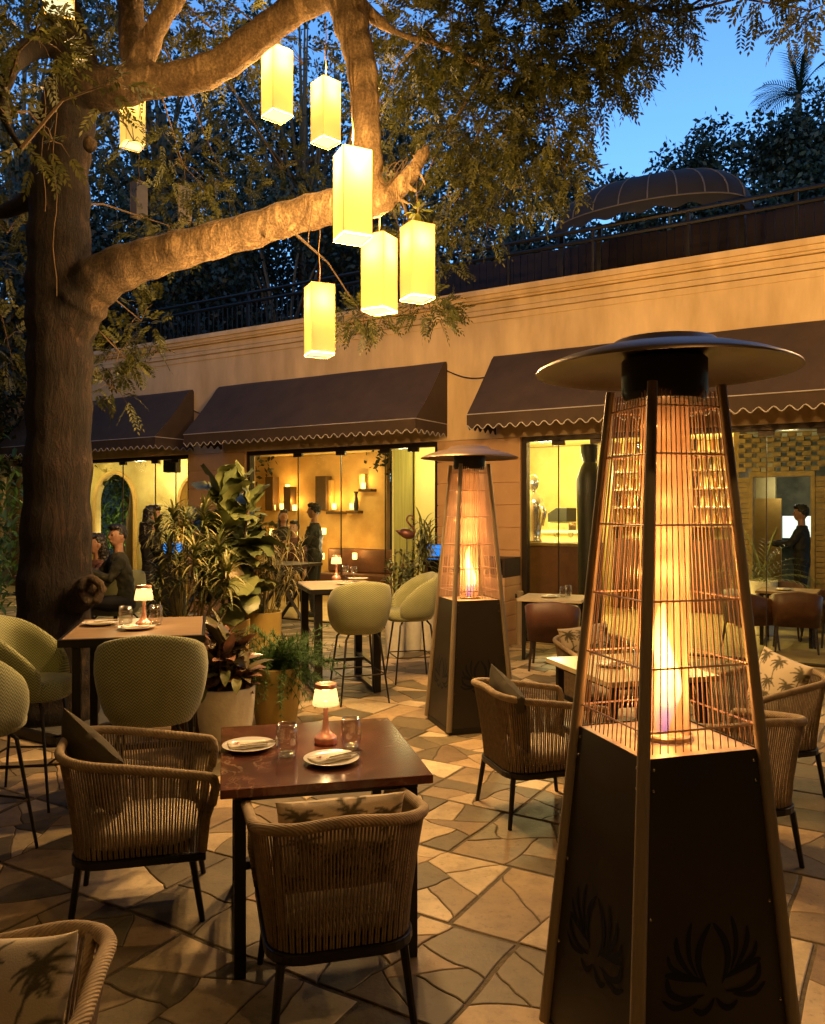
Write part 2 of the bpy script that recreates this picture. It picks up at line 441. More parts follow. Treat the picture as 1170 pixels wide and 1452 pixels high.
def marble_mat(name):
    m, nt, out = new_mat(name)
    b = N(nt, 'ShaderNodeBsdfPrincipled', Roughness=.16)
    tc = N(nt, 'ShaderNodeTexCoord')
    n1 = N(nt, 'ShaderNodeTexNoise', Scale=4.5, Detail=10.0, Distortion=1.6); nt.links.new(tc.outputs['Object'], n1.inputs['Vector'])
    base = ramp(nt, n1.outputs['Fac'], [(.3, (.055, .016, .010)), (.55, (.115, .036, .020)), (.75, (.17, .06, .032))])
    n2 = N(nt, 'ShaderNodeTexNoise', Scale=3.0, Detail=7.0, Distortion=3.0); nt.links.new(tc.outputs['Object'], n2.inputs['Vector'])
    vein = ramp(nt, n2.outputs['Fac'], [(.47, (0, 0, 0)), (.5, (1, 1, 1)), (.53, (0, 0, 0))])
    n3 = N(nt, 'ShaderNodeTexNoise', Scale=2.0, Detail=2.0); nt.links.new(tc.outputs['Object'], n3.inputs['Vector'])
    msk = ramp(nt, n3.outputs['Fac'], [(.42, (0, 0, 0)), (.6, (.38, .38, .38))])
    mm = N(nt, 'ShaderNodeMix', data_type='RGBA', blend_type='MULTIPLY'); mm.inputs[0].default_value = 1
    nt.links.new(vein, mm.inputs[6]); nt.links.new(msk, mm.inputs[7])
    mx = N(nt, 'ShaderNodeMix', data_type='RGBA'); nt.links.new(mm.outputs[2], mx.inputs[0])
    nt.links.new(base, mx.inputs[6]); mx.inputs[7].default_value = (.5, .36, .24, 1)
    nt.links.new(mx.outputs[2], b.inputs['Base Color']); nt.links.new(b.outputs[0], out.inputs[0])
    MATS[name] = m
    return m
M_marble = marble_mat('red_marble')

def stone_mat(name):
    m, nt, out = new_mat(name)
    b = N(nt, 'ShaderNodeBsdfPrincipled', Roughness=.62)
    at = N(nt, 'ShaderNodeVertexColor'); at.layer_name = 'stone'
    tc = N(nt, 'ShaderNodeTexCoord')
    n1 = N(nt, 'ShaderNodeTexNoise', Scale=5.0, Detail=9.0, Roughness=.65); nt.links.new(tc.outputs['Object'], n1.inputs['Vector'])
    n2 = N(nt, 'ShaderNodeTexNoise', Scale=60.0, Detail=4.0); nt.links.new(tc.outputs['Object'], n2.inputs['Vector'])
    v = ramp(nt, n1.outputs['Fac'], [(.28, (.62, .58, .52)), (.5, (.95, .95, .93)), (.75, (1.12, 1.08, 1.0))])
    mx = N(nt, 'ShaderNodeMix', data_type='RGBA', blend_type='MULTIPLY'); mx.inputs[0].default_value = 1
    nt.links.new(at.outputs[0], mx.inputs[6]); nt.links.new(v, mx.inputs[7])
    n6 = N(nt, 'ShaderNodeTexNoise', Scale=1.1, Detail=7.0, Roughness=.7); nt.links.new(tc.outputs['Object'], n6.inputs['Vector'])
    n7 = N(nt, 'ShaderNodeTexNoise', Scale=24.0, Detail=8.0, Roughness=.75); nt.links.new(tc.outputs['Object'], n7.inputs['Vector'])
    ms = N(nt, 'ShaderNodeMix', data_type='RGBA', blend_type='MULTIPLY'); ms.inputs[0].default_value = 1
    nt.links.new(mx.outputs[2], ms.inputs[6]); nt.links.new(ramp(nt, n6.outputs['Fac'], [(.35, (.68, .66, .62)), (.6, (1.04, 1.02, 1))]), ms.inputs[7])
    mq = N(nt, 'ShaderNodeMix', data_type='RGBA', blend_type='MULTIPLY'); mq.inputs[0].default_value = 1
    nt.links.new(ms.outputs[2], mq.inputs[6]); nt.links.new(ramp(nt, n7.outputs['Fac'], [(.32, (.62, .58, .52)), (.45, (.97, .97, .96)), (.7, (1.06, 1.05, 1.03))]), mq.inputs[7])
    nt.links.new(mq.outputs[2], b.inputs['Base Color'])
    rr = N(nt, 'ShaderNodeMath', operation='MULTIPLY_ADD'); rr.inputs[1].default_value = .5; rr.inputs[2].default_value = .32
    nt.links.new(n1.outputs['Fac'], rr.inputs[0]); nt.links.new(rr.outputs[0], b.inputs['Roughness'])
    ad = N(nt, 'ShaderNodeMath', operation='MULTIPLY_ADD'); ad.inputs[1].default_value = .3
    nt.links.new(n2.outputs['Fac'], ad.inputs[0]); nt.links.new(n1.outputs['Fac'], ad.inputs[2])
    bp = N(nt, 'ShaderNodeBump', Strength=.35, Distance=.012); nt.links.new(ad.outputs[0], bp.inputs['Height'])
    nt.links.new(bp.outputs[0], b.inputs['Normal']); nt.links.new(b.outputs[0], out.inputs[0])
    MATS[name] = m
    return m
M_stone = stone_mat('flagstone')

# ------------------------------------------------------------------ ground and crazy paving
g = MB(); g.add([(-300, -300, -.006), (300, -300, -.006), (300, 300, -.006), (-300, 300, -.006)], [(0, 1, 2, 3)])
gr = g.build('ground', M_mortar); gr['kind'] = 'structure'

def split_poly(poly, rnd):
    """cut a dense polygon by a wavy chord"""
    n = len(poly)
    per = [0]
    for i in range(n): per.append(per[-1] + math.dist(poly[i], poly[(i + 1) % n]))
    L = per[-1]
    mx_ = sum(p[0] for p in poly) / n; my_ = sum(p[1] for p in poly) / n
    sxx = sum((p[0] - mx_) ** 2 for p in poly); syy = sum((p[1] - my_) ** 2 for p in poly); sxy = sum((p[0] - mx_) * (p[1] - my_) for p in poly)
    ang = .5 * math.atan2(2 * sxy, sxx - syy)
    for _ in range(10):
        th = ang + (rnd.gauss(0, .17) if rnd.random() < .88 else rnd.uniform(-1.2, 1.2))
        ux, uy = math.cos(th), math.sin(th)
        pr_ = [(p[0] - mx_) * ux + (p[1] - my_) * uy for p in poly]
        lo_, hi_ = min(pr_), max(pr_); cut = lo_ + (hi_ - lo_) * rnd.uniform(.34, .66)
        cr_ = [i for i in range(n) if (pr_[i] - cut) * (pr_[(i + 1) % n] - cut) < 0]
        if len(cr_) != 2: continue
        ia, ib = cr_
        if abs(ia - ib) < 6 or abs(ia - ib) > n - 6: continue
        pa = Vector(poly[ia]); pb = Vector(poly[ib]); d = pb - pa; l = d.length
        if l < .18: continue
        pr = Vector((-d.y, d.x)) / l
        k = max(5, int(l / .05)); amp = rnd.choice([.008, .015, .03, .05]) * l; ph = rnd.uniform(0, 6.28); fq = rnd.uniform(.4, 1.1)
        ch = []
        for j in range(1, k):
            t = j / k
            q_ = pa + d * t; w = math.sin(PI * t) ** .6 * amp * math.sin(2 * PI * fq * t + ph) + .010 * noise.noise((q_.x * 14, q_.y * 14, 3)) + .02 * noise.noise((q_.x * 5, q_.y * 5, 9))
            ch.append(tuple(pa + d * t + pr * w))
        if ia < ib:
            p1 = poly[ia:ib + 1] + ch[::-1]; p2 = poly[ib:] + poly[:ia + 1] + ch
        else:
            p1 = poly[ia:] + poly[:ib + 1] + ch[::-1]; p2 = poly[ib:ia + 1] + ch
        return [p1, p2]
    return [poly]

def area(p): return abs(sum(p[i][0] * p[(i + 1) % len(p)][1] - p[(i + 1) % len(p)][0] * p[i][1] for i in range(len(p)))) / 2

def inset(p, d):
    n = len(p)
    sgn = 1 if sum(p[i][0] * p[(i + 1) % n][1] - p[(i + 1) % n][0] * p[i][1] for i in range(n)) > 0 else -1
    out = []
    for i in range(n):
        a = Vector(p[i - 1]); b = Vector(p[i]); c = Vector(p[(i + 1) % n])
        e1 = (b - a); e2 = (c - b)
        if e1.length < 1e-6 or e2.length < 1e-6: continue
        e1.normalize(); e2.normalize()
        n1 = Vector((-e1.y, e1.x)) * sgn; n2 = Vector((-e2.y, e2.x)) * sgn
        m = n1 + n2
        if m.length < .3: m = n1
        m.normalize(); k = d / max(.45, m.dot(n1))
        out.append(tuple(b + m * k))
    return out

def simple(p):
    n = len(p)
    for i in range(n):
        ax, ay = p[i]; bx, by = p[(i + 1) % n]
        for j in range(i + 2, n):
            if i == 0 and j == n - 1: continue
            cx, cy = p[j]; dx, dy = p[(j + 1) % n]
            if max(cx, dx) < min(ax, bx) or max(ax, bx) < min(cx, dx) or max(cy, dy) < min(ay, by) or max(ay, by) < min(cy, dy): continue
            o1 = (bx - ax) * (cy - ay) - (by - ay) * (cx - ax); o2 = (bx - ax) * (dy - ay) - (by - ay) * (dx - ax)
            o3 = (dx - cx) * (ay - cy) - (dy - cy) * (ax - cx); o4 = (dx - cx) * (by - cy) - (dy - cy) * (bx - cx)
            if o1 * o2 < 0 and o3 * o4 < 0: return False
    return True

rnd = random.Random(5)
st = MB(); scol = []
pal = [((.62, .49, .30), 5), ((.50, .365, .205), 4), ((.36, .27, .155), 4), ((.225, .18, .10), 5), ((.165, .135, .08), 5), ((.28, .20, .115), 3), ((.68, .56, .37), 2)]
pal_l = [c for c, w in pal for _ in range(w)]
TS = .66
y = -13.2
while y < -.05:
    x = -13 + rnd.uniform(0, .3)
    y1 = min(y + TS, -.02)
    while x < 9:
        w = rnd.choice([.66, .66, .95, .7, 1.25]) + rnd.uniform(-.04, .04)
        c = WP(x + w / 2, (y + y1) / 2)
        if c.y > .5 and abs(c.x) < c.y * .62 + 1.3 and c.y < 18:
            poly = []
            cs = [(x, y), (x + w, y), (x + w, y1), (x, y1)]
            for i in range(4):
                a = cs[i]; b = cs[(i + 1) % 4]; k = max(3, int(math.dist(a, b) / .06))
                for j in range(k):
                    t = j / k; px = a[0] + (b[0] - a[0]) * t; py = a[1] + (b[1] - a[1]) * t
                    px += .018 * noise.noise((px * 2.5, py * 2.5, 1)); py += .018 * noise.noise((px * 2.5, py * 2.5, 7))
                    poly.append((px, py))
            parts = [inset(poly, .007)]
            tgt = rnd.choice([.06, .08, .10, .13, .18])
            it = 0
            while it < 12:
                it += 1
                big = max(parts, key=area)
                if area(big) < tgt: break
                np_ = split_poly(big, rnd)
                if len(np_) < 2 or not all(simple(inset(z_, .0035)) for z_ in np_): continue
                parts.remove(big); parts += np_
            for p in parts:
                if area(p) < .006: continue
                q = inset(p, rnd.choice([.002, .003, .0045]))
                if len(q) < 4: continue
                q2 = inset(q, .004)
                k = len(q)
                if len(q2) != k or not simple(q): continue
                dz = rnd.uniform(-.0015, .0015)
                W = [WP(a, b) for a, b in q]; W2 = [WP(a, b) for a, b in q2]
                vs = [(v.x, v.y, -.010) for v in W] + [(v.x, v.y, -.003 + dz) for v in W] + [(v.x, v.y, dz) for v in W2]
                f = [tuple(range(2 * k, 3 * k))]
                f += [(i, (i + 1) % k, k + (i + 1) % k, k + i) for i in range(k)]
                f += [(k + i, k + (i + 1) % k, 2 * k + (i + 1) % k, 2 * k + i) for i in range(k)]
                st.add(vs, f)
                cc = rnd.choice(pal_l); v = rnd.uniform(.85, 1.12)
                scol += [tuple(min(1, q_ * v) for q_ in cc)] * (3 * k)
        x += w
    y += TS
me = bpy.data.meshes.new('courtyard_paving'); me.from_pydata(st.v, [], st.f); me.materials.append(M_stone)
ca = me.color_attributes.new('stone', 'FLOAT_COLOR', 'POINT')
ca.data.foreach_set('color', np.array([(a, b, c, 1) for a, b, c in scol], np.float32).ravel())
bm = bmesh.new(); bm.from_mesh(me); bmesh.ops.recalc_face_normals(bm, faces=bm.faces); bm.to_mesh(me); bm.free()
pv = bpy.data.objects.new('courtyard_paving', me); COL.objects.link(pv); pv['kind'] = 'structure'

# ------------------------------------------------------------------ restaurant building (one thing, parts as children)
bld = thing('restaurant_building', 'long single storey restaurant with orange plaster front and glass doors', 'building', (O.x, O.y, 0), WROT)
w3l = WL(738, 700)[0]; w2r = WL(620, 700)[0]; w2l = WL(347, 700)[0]; w1r = WL(267, 700)[0]; w1l = w1r - 6.5
w3r = w3l + 8.0; XL = w1l - 6; XR = w3r + 3
ZT = 2.84; ZTOP = 4.94
m = MB()
m.b2(XL, XR, 0, .28, ZT, 4.5)                                   # upper wall
m.build('upper_wall', M_plaster, bld)
m = MB()
for z0, z1, pr in ((4.5, 4.585, .012), (4.592, 4.66, .030), (4.667, 4.76, .022), (4.767, 4.80, .055), (4.80, 4.86, .075), (4.86, ZTOP, .10)):
    m.b2(XL, XR, -pr, .26, z0, z1)
m.build('cornice', M_plaster, bld, bev=.006)
for a, b in ((w2r, w3l), (w1r, w2l), (XL, w1l), (w3r, XR)):
    m = MB(); z = .0
    while z < ZT - .02:
        z1 = min(z + .315, ZT)
        m.b2(a, b, .0, .27, z + .012, z1 - .002); z = z1
    m.b2(a + .005, b - .005, .016, .25, 0, ZT - .002)
    m.build('clad_pier', M_siding, bld, bev=.004)

m = MB(); m.b2(XL, XR, .29, 9, 4.40, 4.48); m.build('roof_slab', pmat('roof_grey', (.1, .09, .08)), bld)
m = MB(); m.b2(XL, XR, .30, 9, 3.10, 3.14); m.build('ceiling', M_palewall, bld)
m = MB(); m.b2(XL, XR, .02, 9, -.008, .006); m.build('room_floor', M_roomfloor, bld)
# door frames and glass
def opening(xa, xb, seams):
    fr = MB()
    fr.b2(xa, xa + .07, .05, .17, 0, ZT - .07); fr.b2(xb - .07, xb, .05, .17, 0, ZT - .07); fr.b2(xa, xb, .05, .17, ZT - .07, ZT)
    fr.b2(xa + .07, xb - .07, .06, .16, 0, .03)
    f = fr.build('door_frame', M_darkframe, bld, bev=.004)
    xs = [xa + .07] + sorted(seams) + [xb - .07]
    for i in range(len(xs) - 1):
        p = MB(); p.b2(xs[i] + .004, xs[i + 1] - .004, .104, .114, .032, ZT - .075)
        p.build('glass_pane', M_glasspane, f)
    for s in sorted(seams):
        h = MB()
        h.b2(s - .09, s + .09, .085, .133, ZT - .13, ZT - .07); h.b2(s - .005, s + .005, .098, .12, .03, ZT - .13)
        h.build('patch_fitting', M_darkframe, f)
opening(w3l, w3r, [WL(p, 700)[0] for p in (788, 843, 1085, 1170)])
opening(w2l, w2r, [WL(p, 700)[0] for p in (417, 478, 541, 581)])
opening(w1l, w1r, [WL(p, 700)[0] for p in (168, 214, 243)])

# interior walls
m = MB()
yB = 4.2
xbl, xbr = WL(330, 700, yB)[0], WL(548, 700, yB)[0]
m.b2(xbl, xbr, yB, yB + .15, .008, 3.09)
m.build('gold_wall', M_goldwall, bld)
m = MB()
xpl, xpr = WL(556, 700, 2.2)[0], WL(660, 700, 2.2)[0]
m.b2(xpl, xpr, 2.2, 2.3, .008, 3.09)
m.build('pale_wall', M_palewall, bld)
m = MB()
m.b2(xpl + .12, xpl + .5, 2.08, 2.198, .008, 3.08)
m.build('curtain', pmat('curtain_olive', (.42, .38, .13), (.26, .23, .07), rough=.9, scale=3, stretch=(12, 12, .3)), bld)
# room behind window one: yellow wall with a round arch
yA = 1.9
xa1 = WL(267, 700, yA)[0] + .1; xa0 = xa1 - 7.5
ac, az = WL(163, 720, yA)[0], 2.0
ar = .70
def arch_wall(mb, x0, x1, zc, holes, y0, y1, ztop):
    xs = sorted(set([x0, x1] + [h + r_ * math.cos(a) for h, r_ in holes for a in np.linspace(0, PI, 25)]))
    xs = [x for x in xs if x0 <= x <= x1]
    def low(x):
        for h, r_ in holes:
            if abs(x - h) <= r_ + 1e-6: return zc + math.sqrt(max(0, r_ * r_ - (x - h) ** 2))
        return .008
    for a, b in zip(xs[:-1], xs[1:]):
        mid_in = any(abs((a + b) / 2 - h) < r_ for h, r_ in holes)
        la = low(a) if mid_in else .008; lb = low(b) if mid_in else .008
        if mid_in:
            for h, r_ in holes:
                if abs((a + b) / 2 - h) < r_:
                    la = zc + math.sqrt(max(0, r_ * r_ - (a - h) ** 2)); lb = zc + math.sqrt(max(0, r_ * r_ - (b - h) ** 2))
        vs = [(a, y0, la), (b, y0, lb), (b, y0, ztop), (a, y0, ztop), (a, y1, la), (b, y1, lb), (b, y1, ztop), (a, y1, ztop)]
        mb.add(vs, [(0, 1, 2, 3), (5, 4, 7, 6), (0, 4, 5, 1), (3, 2, 6, 7), (0, 3, 7, 4), (1, 5, 6, 2)])
m = MB()
ac2 = WL(272, 720, yA)[0]
xa1 = ac2 + 1.2
arch_wall(m, xa0, xa1, az, [(ac, ar), (ac2 + .25, .62)], yA, yA + .16, 3.09)
m.build('arched_wall', M_yelwall, bld)
m = MB()
for (cc, rr) in ((ac, ar), (ac2 + .25, .62)):
    pts = [(cc + (rr + .0) * math.cos(a), yA - .02, az + (rr + .0) * math.sin(a)) for a in np.linspace(0, PI, 30)]
    m.tube([(cc + rr, yA - .02, .02)] + pts + [(cc - rr, yA - .02, .02)], .05, 6)
m.build('arch_trim', M_goldwall, bld, smooth=True)
m = MB(); m.b2(xa0 - 10, xa1, 6.5, 6.6, .008, 3.09); m.build('back_wall', pmat('dim_green_wall', (.10, .12, .06), (.05, .06, .03), scale=3), bld)
m = MB(); m.b2(xbl - .12, xbl, yA + .17, yB + .15, .008, 3.09); m.build('partition', M_yelwall, bld)
# bar room behind window three
m = MB()
yC = 4.8
xc0 = WL(730, 700, yC)[0] - .4; xc1 = WL(1047, 700, yC)[0]
m.b2(xc0, xc1 + .6, yC, yC + .15, .008, 3.09)
m.build('bar_wall', M_yelwall, bld)
m = MB(); m.add([(w3l - .35, .3, .008), (xc0, yC, .008), (xc0, yC, 3.09), (w3l - .35, .3, 3.09), (w3l - .45, .3, .008), (xc0 - .1, yC, .008), (xc0 - .1, yC, 3.09), (w3l - .45, .3, 3.09)],
                [(0, 1, 2, 3), (5, 4, 7, 6), (3, 2, 6, 7), (0, 3, 7, 4), (1, 5, 6, 2)])
m.build('side_wall', M_palewall, bld)
# pierced brick screen with a doorway
yS = 3.0
xs0, zs0 = WL(1046, 672, yS); xs1 = WL(1260, 700, yS)[0]
xd0 = WL(1068, 700, yS)[0]; xd1 = WL(1150, 700, yS)[0]; zd = WL(1100, 676, yS)[1]
zb = WL(1110, 668, yS)[1]; zt = 2.98
M_brickyel = pmat('screen_brick', (.26, .18, .07), (.17, .115, .045), rough=.8, scale=10)
m = MB()
row = 0; z = zb
while z < zt:
    x = xs0 + (.09 if row % 2 else 0)
    while x < xs1:
        m.b2(x, x + .115, yS, yS + .12, z + .004, z + .058); x += .205
    m.b2(xs0, xs1, yS + .02, yS + .10, z + .0585, z + .0705)
    z += .0745; row += 1
z = .02
while z < zb - .12:                                             # jamb bricks left and right
    off = .02 if int(z / .08) % 2 else 0
    m.b2(xs0 + off, xd0 - .06, yS, yS + .12, z, z + .07); m.b2(xd1 + .06, xs1 - off, yS, yS + .12, z, z + .07); z += .08
m.build('brick_screen', M_brickyel, bld)
m = MB()
m.b2(xd0 - .055, xd0, yS - .02, yS + .14, .01, zd); m.b2(xd1, xd1 + .055, yS - .02, yS + .14, .01, zd); m.b2(xd0 - .055, xd1 + .055, yS - .02, yS + .14, zd, zb - .004)
m.build('doorway_frame', M_brickyel, bld, bev=.004)
m = MB(); m.b2(xs0 - .2, xs1 + 1, 5.6, 5.7, .008, 3.09); m.build('rear_wall', M_greywall, bld)
m = MB(); m.b2(xs0 - .08, xs0, yS + .13, 5.6, .008, 3.09); m.build('bar_partition', M_brickyel, bld)
xo, zo = WL(1062, 707, 4.6); xo2, _ = WL(1108, 707, 4.6)
m = MB(); m.b2(xo, xo2, 4.6, 4.66, .008, zo); m.build('ochre_panel', pmat('ochre_panel', (.45, .27, .06), (.36, .21, .045)), bld)

# ------------------------------------------------------------------ awnings
def awning(name, label, xa, xb, ztop=4.0, zf=3.08, pr=.9, drop=.17, wave=.155):
    t = thing(name, label, 'awning', WP((xa + xb) / 2, 0, 0), WROT, 'brown awnings over the glass doors')
    w = (xb - xa) / 2
    c = MB()
    # cross-section with rounded shoulder
    prof = [(-.015, ztop - .05), (-.04, ztop - .012), (-.09, ztop - .02), (-.16, ztop - .08)]
    n = 8
    for i in range(1, n + 1):
        tt = i / n
        prof.append((-.16 - (pr - .16) * tt, (ztop - .08) * (1 - tt) + zf * tt - .025 * math.sin(PI * tt)))
    k = len(prof)
    nx = 60
    for side in (0,):
        vs = []
        for i in range(nx + 1):
            x = -w + 2 * w * i / nx
            for (yy, zz) in prof: vs.append((x, yy, zz + (.012 * math.sin(x * 3.1 + yy * 5) + .02 * noise.noise((x * 1.7, yy * 2.5, xa)) + .008 * noise.noise((x * 6, yy * 5, xa))) * min(1, -yy * 2)))
        fs = [(i * k + j, (i + 1) * k + j, (i + 1) * k + j + 1, i * k + j + 1) for i in range(nx) for j in range(k - 1)]
        c.add(vs, fs)
    for sx in (-w, w):
        vs = [(sx, yy, zz + .012 * math.sin(sx * 3.1 + yy * 5) * min(1, -yy * 2)) for yy, zz in prof] + [(sx, -.015, zf)]
        c.add(vs, [tuple(range(len(vs)))])
    c.build('canopy', M_awn, t, smooth=True)
    v = MB()
    def strip(p0, p1, nseg):
        vs = []; p0 = Vector(p0); p1 = Vector(p1); L = (p1 - p0).length
        for i in range(nseg + 1):
            p = p0.lerp(p1, i / nseg)
            zz = p.z - drop + .028 * math.cos(2 * PI * (i / nseg) * L / wave)
            vs += [tuple(p), (p.x, p.y, zz)]
        v.add(vs, [(2 * i, 2 * i + 2, 2 * i + 3, 2 * i + 1) for i in range(nseg)])
        return [vs[2 * i + 1] for i in range(nseg + 1)]
    L = xb - xa; ns = int(L / wave * 8)
    b1 = strip((-w, -pr, zf), (w, -pr, zf), ns)
    b2_ = strip((w, -pr, zf), (w, -.02, zf), 48); b3 = strip((-w, -pr, zf), (-w, -.02, zf), 48)
    vo = v.build('valance', M_awn, t)
    so = vo.modifiers.new('thick', 'SOLIDIFY'); so.thickness = .006
    p = MB()
    for b in (b1, b2_, b3): p.tube([(x, yy - .004, z) for x, yy, z in b], .0065, 4)
    e = .006
    p.tube([(w, -.02, zf), (w, -pr - e, zf), (-w, -pr - e, zf), (-w, -.02, zf)], .006, 4)
    p.build('piping', M_piping, t)
    f = MB()
    for sx in np.linspace(-w + .04, w - .04, 4):
        f.tube([(sx, -.02, zf - .03), (sx, -pr + .03, zf - .02)], .012, 6)
    f.tube([(-w + .02, -pr + .03, zf - .02), (w - .02, -pr + .03, zf - .02)], .014, 6)
    f.build('support_frame', M_dark, t)
    return t
a2a = WL(316, 544)[0]; a2b = WL(635, 513)[0]
awning('awning', 'wide brown awning over the golden lit middle doors', a2a, a2b)
a3a = WL(704, 503)[0]
awning('awning', 'brown awning behind the tall front patio heater', a3a, a3a + 9.5)
a1b = WL(276, 550)[0]
awning('awning', 'brown awning beside the tree trunk above the seated couple', a1b - 4.6, a1b, wave=.16)
awning('awning', 'far brown awning seen left of the tree trunk', a1b - 9.5, a1b - 5.3, ztop=3.35, zf=2.9)
# slack cable between the awnings
for k, (pa, pb, lb) in enumerate(((WP(a2b, -.03, 3.86), WP(a3a - .05, -.03, 3.72), 'black slack cable linking the middle and right awnings'), (WP(a1b, -.03, 3.62), WP(a2a - .15, -.03, 3.60), 'black slack cable linking the left and middle awnings'))):
    c = MB(); c.tube([pa.lerp(pb, t) + Vector((0, 0, -.07 * math.sin(PI * t))) for t in np.linspace(0, 1, 12)], .009, 5)
    tag(c.build('cable', M_dark), lb, 'cable')

# ------------------------------------------------------------------ roof terrace
yr = .7
rail = thing('roof_railing', 'black metal railing along the flat roof edge', 'railing', WP(0, yr, 4.48), WROT)
m = MB(); zr = WL(1170, 262, yr)[1] - 4.48
for z in (zr, zr - .16): m.tube([(XL, 0, z), (XR, 0, z)], .03, 6)
m.build('top_rail', M_dark, rail)
x = XL + .3
while x < XR:
    m = MB(); m.b2(x - .02, x + .02, -.02, .02, 0, zr); x += 1.3; m.build('post', M_dark, rail)
m = MB(); x = XL + .3
while x < w1r + 3.2: m.b2(x - .008, x + .008, -.008, .008, .05, zr - .16); x += .12
m.build('baluster', M_dark, rail)
yf = 2.0
zfz = WL(1170, 285, yf)[1]
xf0 = WL(600, 370, yf)[0]
fe = MB(); x = xf0
while x < XR + 2: fe.b2(x, x + .118, 0, .03, 0, zfz - 4.48 + rnd.uniform(-.02, .02)); x += .125
f = fe.build('board_fence', M_fence, None, loc=WP(0, yf, 4.48), rz=WROT)
tag(f, 'dark red board fence behind the roof railing', 'fence')
# curved canvas hood over the roof seating
hx = WL(925, 290, 1.6)[0]; hz = WL(925, 318, 1.6)[1]; hw = (WL(1062, 290, 1.6)[0] - WL(792, 320, 1.6)[0]) / 2
hood = thing('roof_canopy', 'grey domed canvas canopy with pale seams on the roof terrace', 'canopy', WP(hx, 1.6, 4.48), WROT)
m = MB(); dz = hz - 4.48; hh = .62
def hoodp(u, v, o=0): 
    a = PI * u; rr = hw * (1 + o); e = PI / 2 * v
    return (-rr * math.cos(a) * (.25 + .75 * math.cos(e)), -1.0 * math.sin(a) ** .7 * math.cos(e) * (1 + o), dz + (hh + o) * math.sin(e))
m.grid(lambda u, v: hoodp(u, v), 31, 9)
m.grid(lambda u, v: Vector(hoodp(u, 0)) - Vector((0, 0, .14 * v + (.03 * math.cos(u * 60) if v > .9 else 0))), 121, 3)
m.build('canvas', M_roofcloth, hood, smooth=True)
m = MB()
for i in range(1, 11): m.tube([hoodp(i / 11, v, .006) for v in np.linspace(0, 1, 9)], .010, 4)
m.tube([hoodp(u, 0, .006) for u in np.linspace(0, 1, 40)], .010, 4)
m.build('seam', pmat('grey_seam', (.17, .15, .14), rough=.8), hood)
for sx in (-hw + .1, -.7, hw - .1): m = MB(); m.b2(sx - .03, sx + .03, -.3, -.24, 0, dz + .05); m.build('post', M_dark, hood)

# ------------------------------------------------------------------ rope armchair
def U(t, hw, yf, yb, r):
    """U-shaped plan curve, t 0..1 from right front round the back to left front"""
    s = (yf - (yb + r)); a = r * PI / 2; b = 2 * (hw - r)
    L = 2 * s + 2 * a + b; q = t * L
    if q < s: return (hw, yf - q)
    q -= s
    if q < a: th = q / r; return (hw - r + r * math.cos(th), yb + r - r * math.sin(th))
    q -= a
    if q < b: return (hw - r - q, yb)
    q -= b
    if q < a: th = q / r; return (-(hw - r) - r * math.sin(th), yb + r - r * math.cos(th))
    q -= a
    return (-hw, yb + r + q)

def rope_armchair(label, near=True):
    t = thing('rope_armchair', label, 'armchair', group='rope armchairs at the courtyard tables')
    top = lambda s: Vector((*U(s, .305, .31, -.33, .18), .765 - .115 * abs(2 * s - 1) ** 1.4))
    bot = lambda s: Vector((*U(s, .25, .275, -.265, .12), .312))
    m = MB()
    pts = [top(s) for s in np.linspace(0, 1, 72)]
    a = pts[0]; b = pts[-1]
    pts = [a + Vector((-.035, .005, -.13)), a + Vector((-.016, .022, -.05)), a + Vector((-.004, .012, -.012))] + pts + [b + Vector((.004, .012, -.012)), b + Vector((.016, .022, -.05)), b + Vector((.035, .005, -.13))]
    m.tube(pts, .0205, 10)
    m.build('top_rail', M_wrap, t, smooth='all')
    m = MB(); k = 132
    for i in range(k):
        s = (i + .5) / k; s2 = s + .12 / k * (1 if i % 2 else -1)
        p = top(s) - Vector((0, 0, .008)); q = bot(s2)
        mid_ = (p + q) / 2
        inw = Vector((-mid_.x, -mid_.y, 0)) * .018
        m.tube([p, p.lerp(q, .35) + inw * .8, p.lerp(q, .7) + inw, q], .0042, 5, caps=False)
    m.build('rope_weave', M_rope, t, smooth='all')
    for sx in (-1, 1):
        p = top(0 if sx > 0 else 1); q = bot(0 if sx > 0 else 1)
        m = MB(); m.tube([p + Vector((-.035 * sx, .004, -.12)), p.lerp(q, .55), q], .019, 8)
        m.build('front_post', M_wrap, t, smooth='all')
        m = MB(); s = .36 if sx > 0 else .64
        p = top(s); q = bot(s)
        m.tube([p + Vector((0, .02, 0)), q + Vector((0, .02, 0))], .014, 8)
        m.build('rear_post', M_wrap, t, smooth='all')
    m = MB()
    poly = [U(s, .265, .29, -.28, .13) for s in np.linspace(0, 1, 40)]
    m.prism(poly, .272, .308); m.build('seat_frame', M_dark, t, bev=.006)
    m = MB()
    def cu(u, v):
        a = 2 * PI * u; c_, s_ = math.cos(a), math.sin(a)
        rr = (abs(c_) ** 4 + abs(s_) ** 4) ** -.25
        f = [0, .97, 1, .97, 0][int(round(v * 4))]; zz = [.309, .310, .37, .415, .428][int(round(v * 4))]
        return (.23 * rr * c_ * f, .005 + .25 * rr * s_ * f, zz)
    m.grid(cu, 40, 5, closeu=True)
    o = m.build('seat_cushion', M_cushion, t, smooth='all'); sb = o.modifiers.new('s', 'SUBSURF'); sb.levels = sb.render_levels = 1
    for sx in (-1, 1):
        for sy in (-1, 1):
            m = MB(); m.tube([(.215 * sx, .235 * sy - .005, .275), (.245 * sx, .275 * sy, .0)], [.0165, .0125], 8)
            m.build('leg', M_dark, t, smooth=True)
    return t

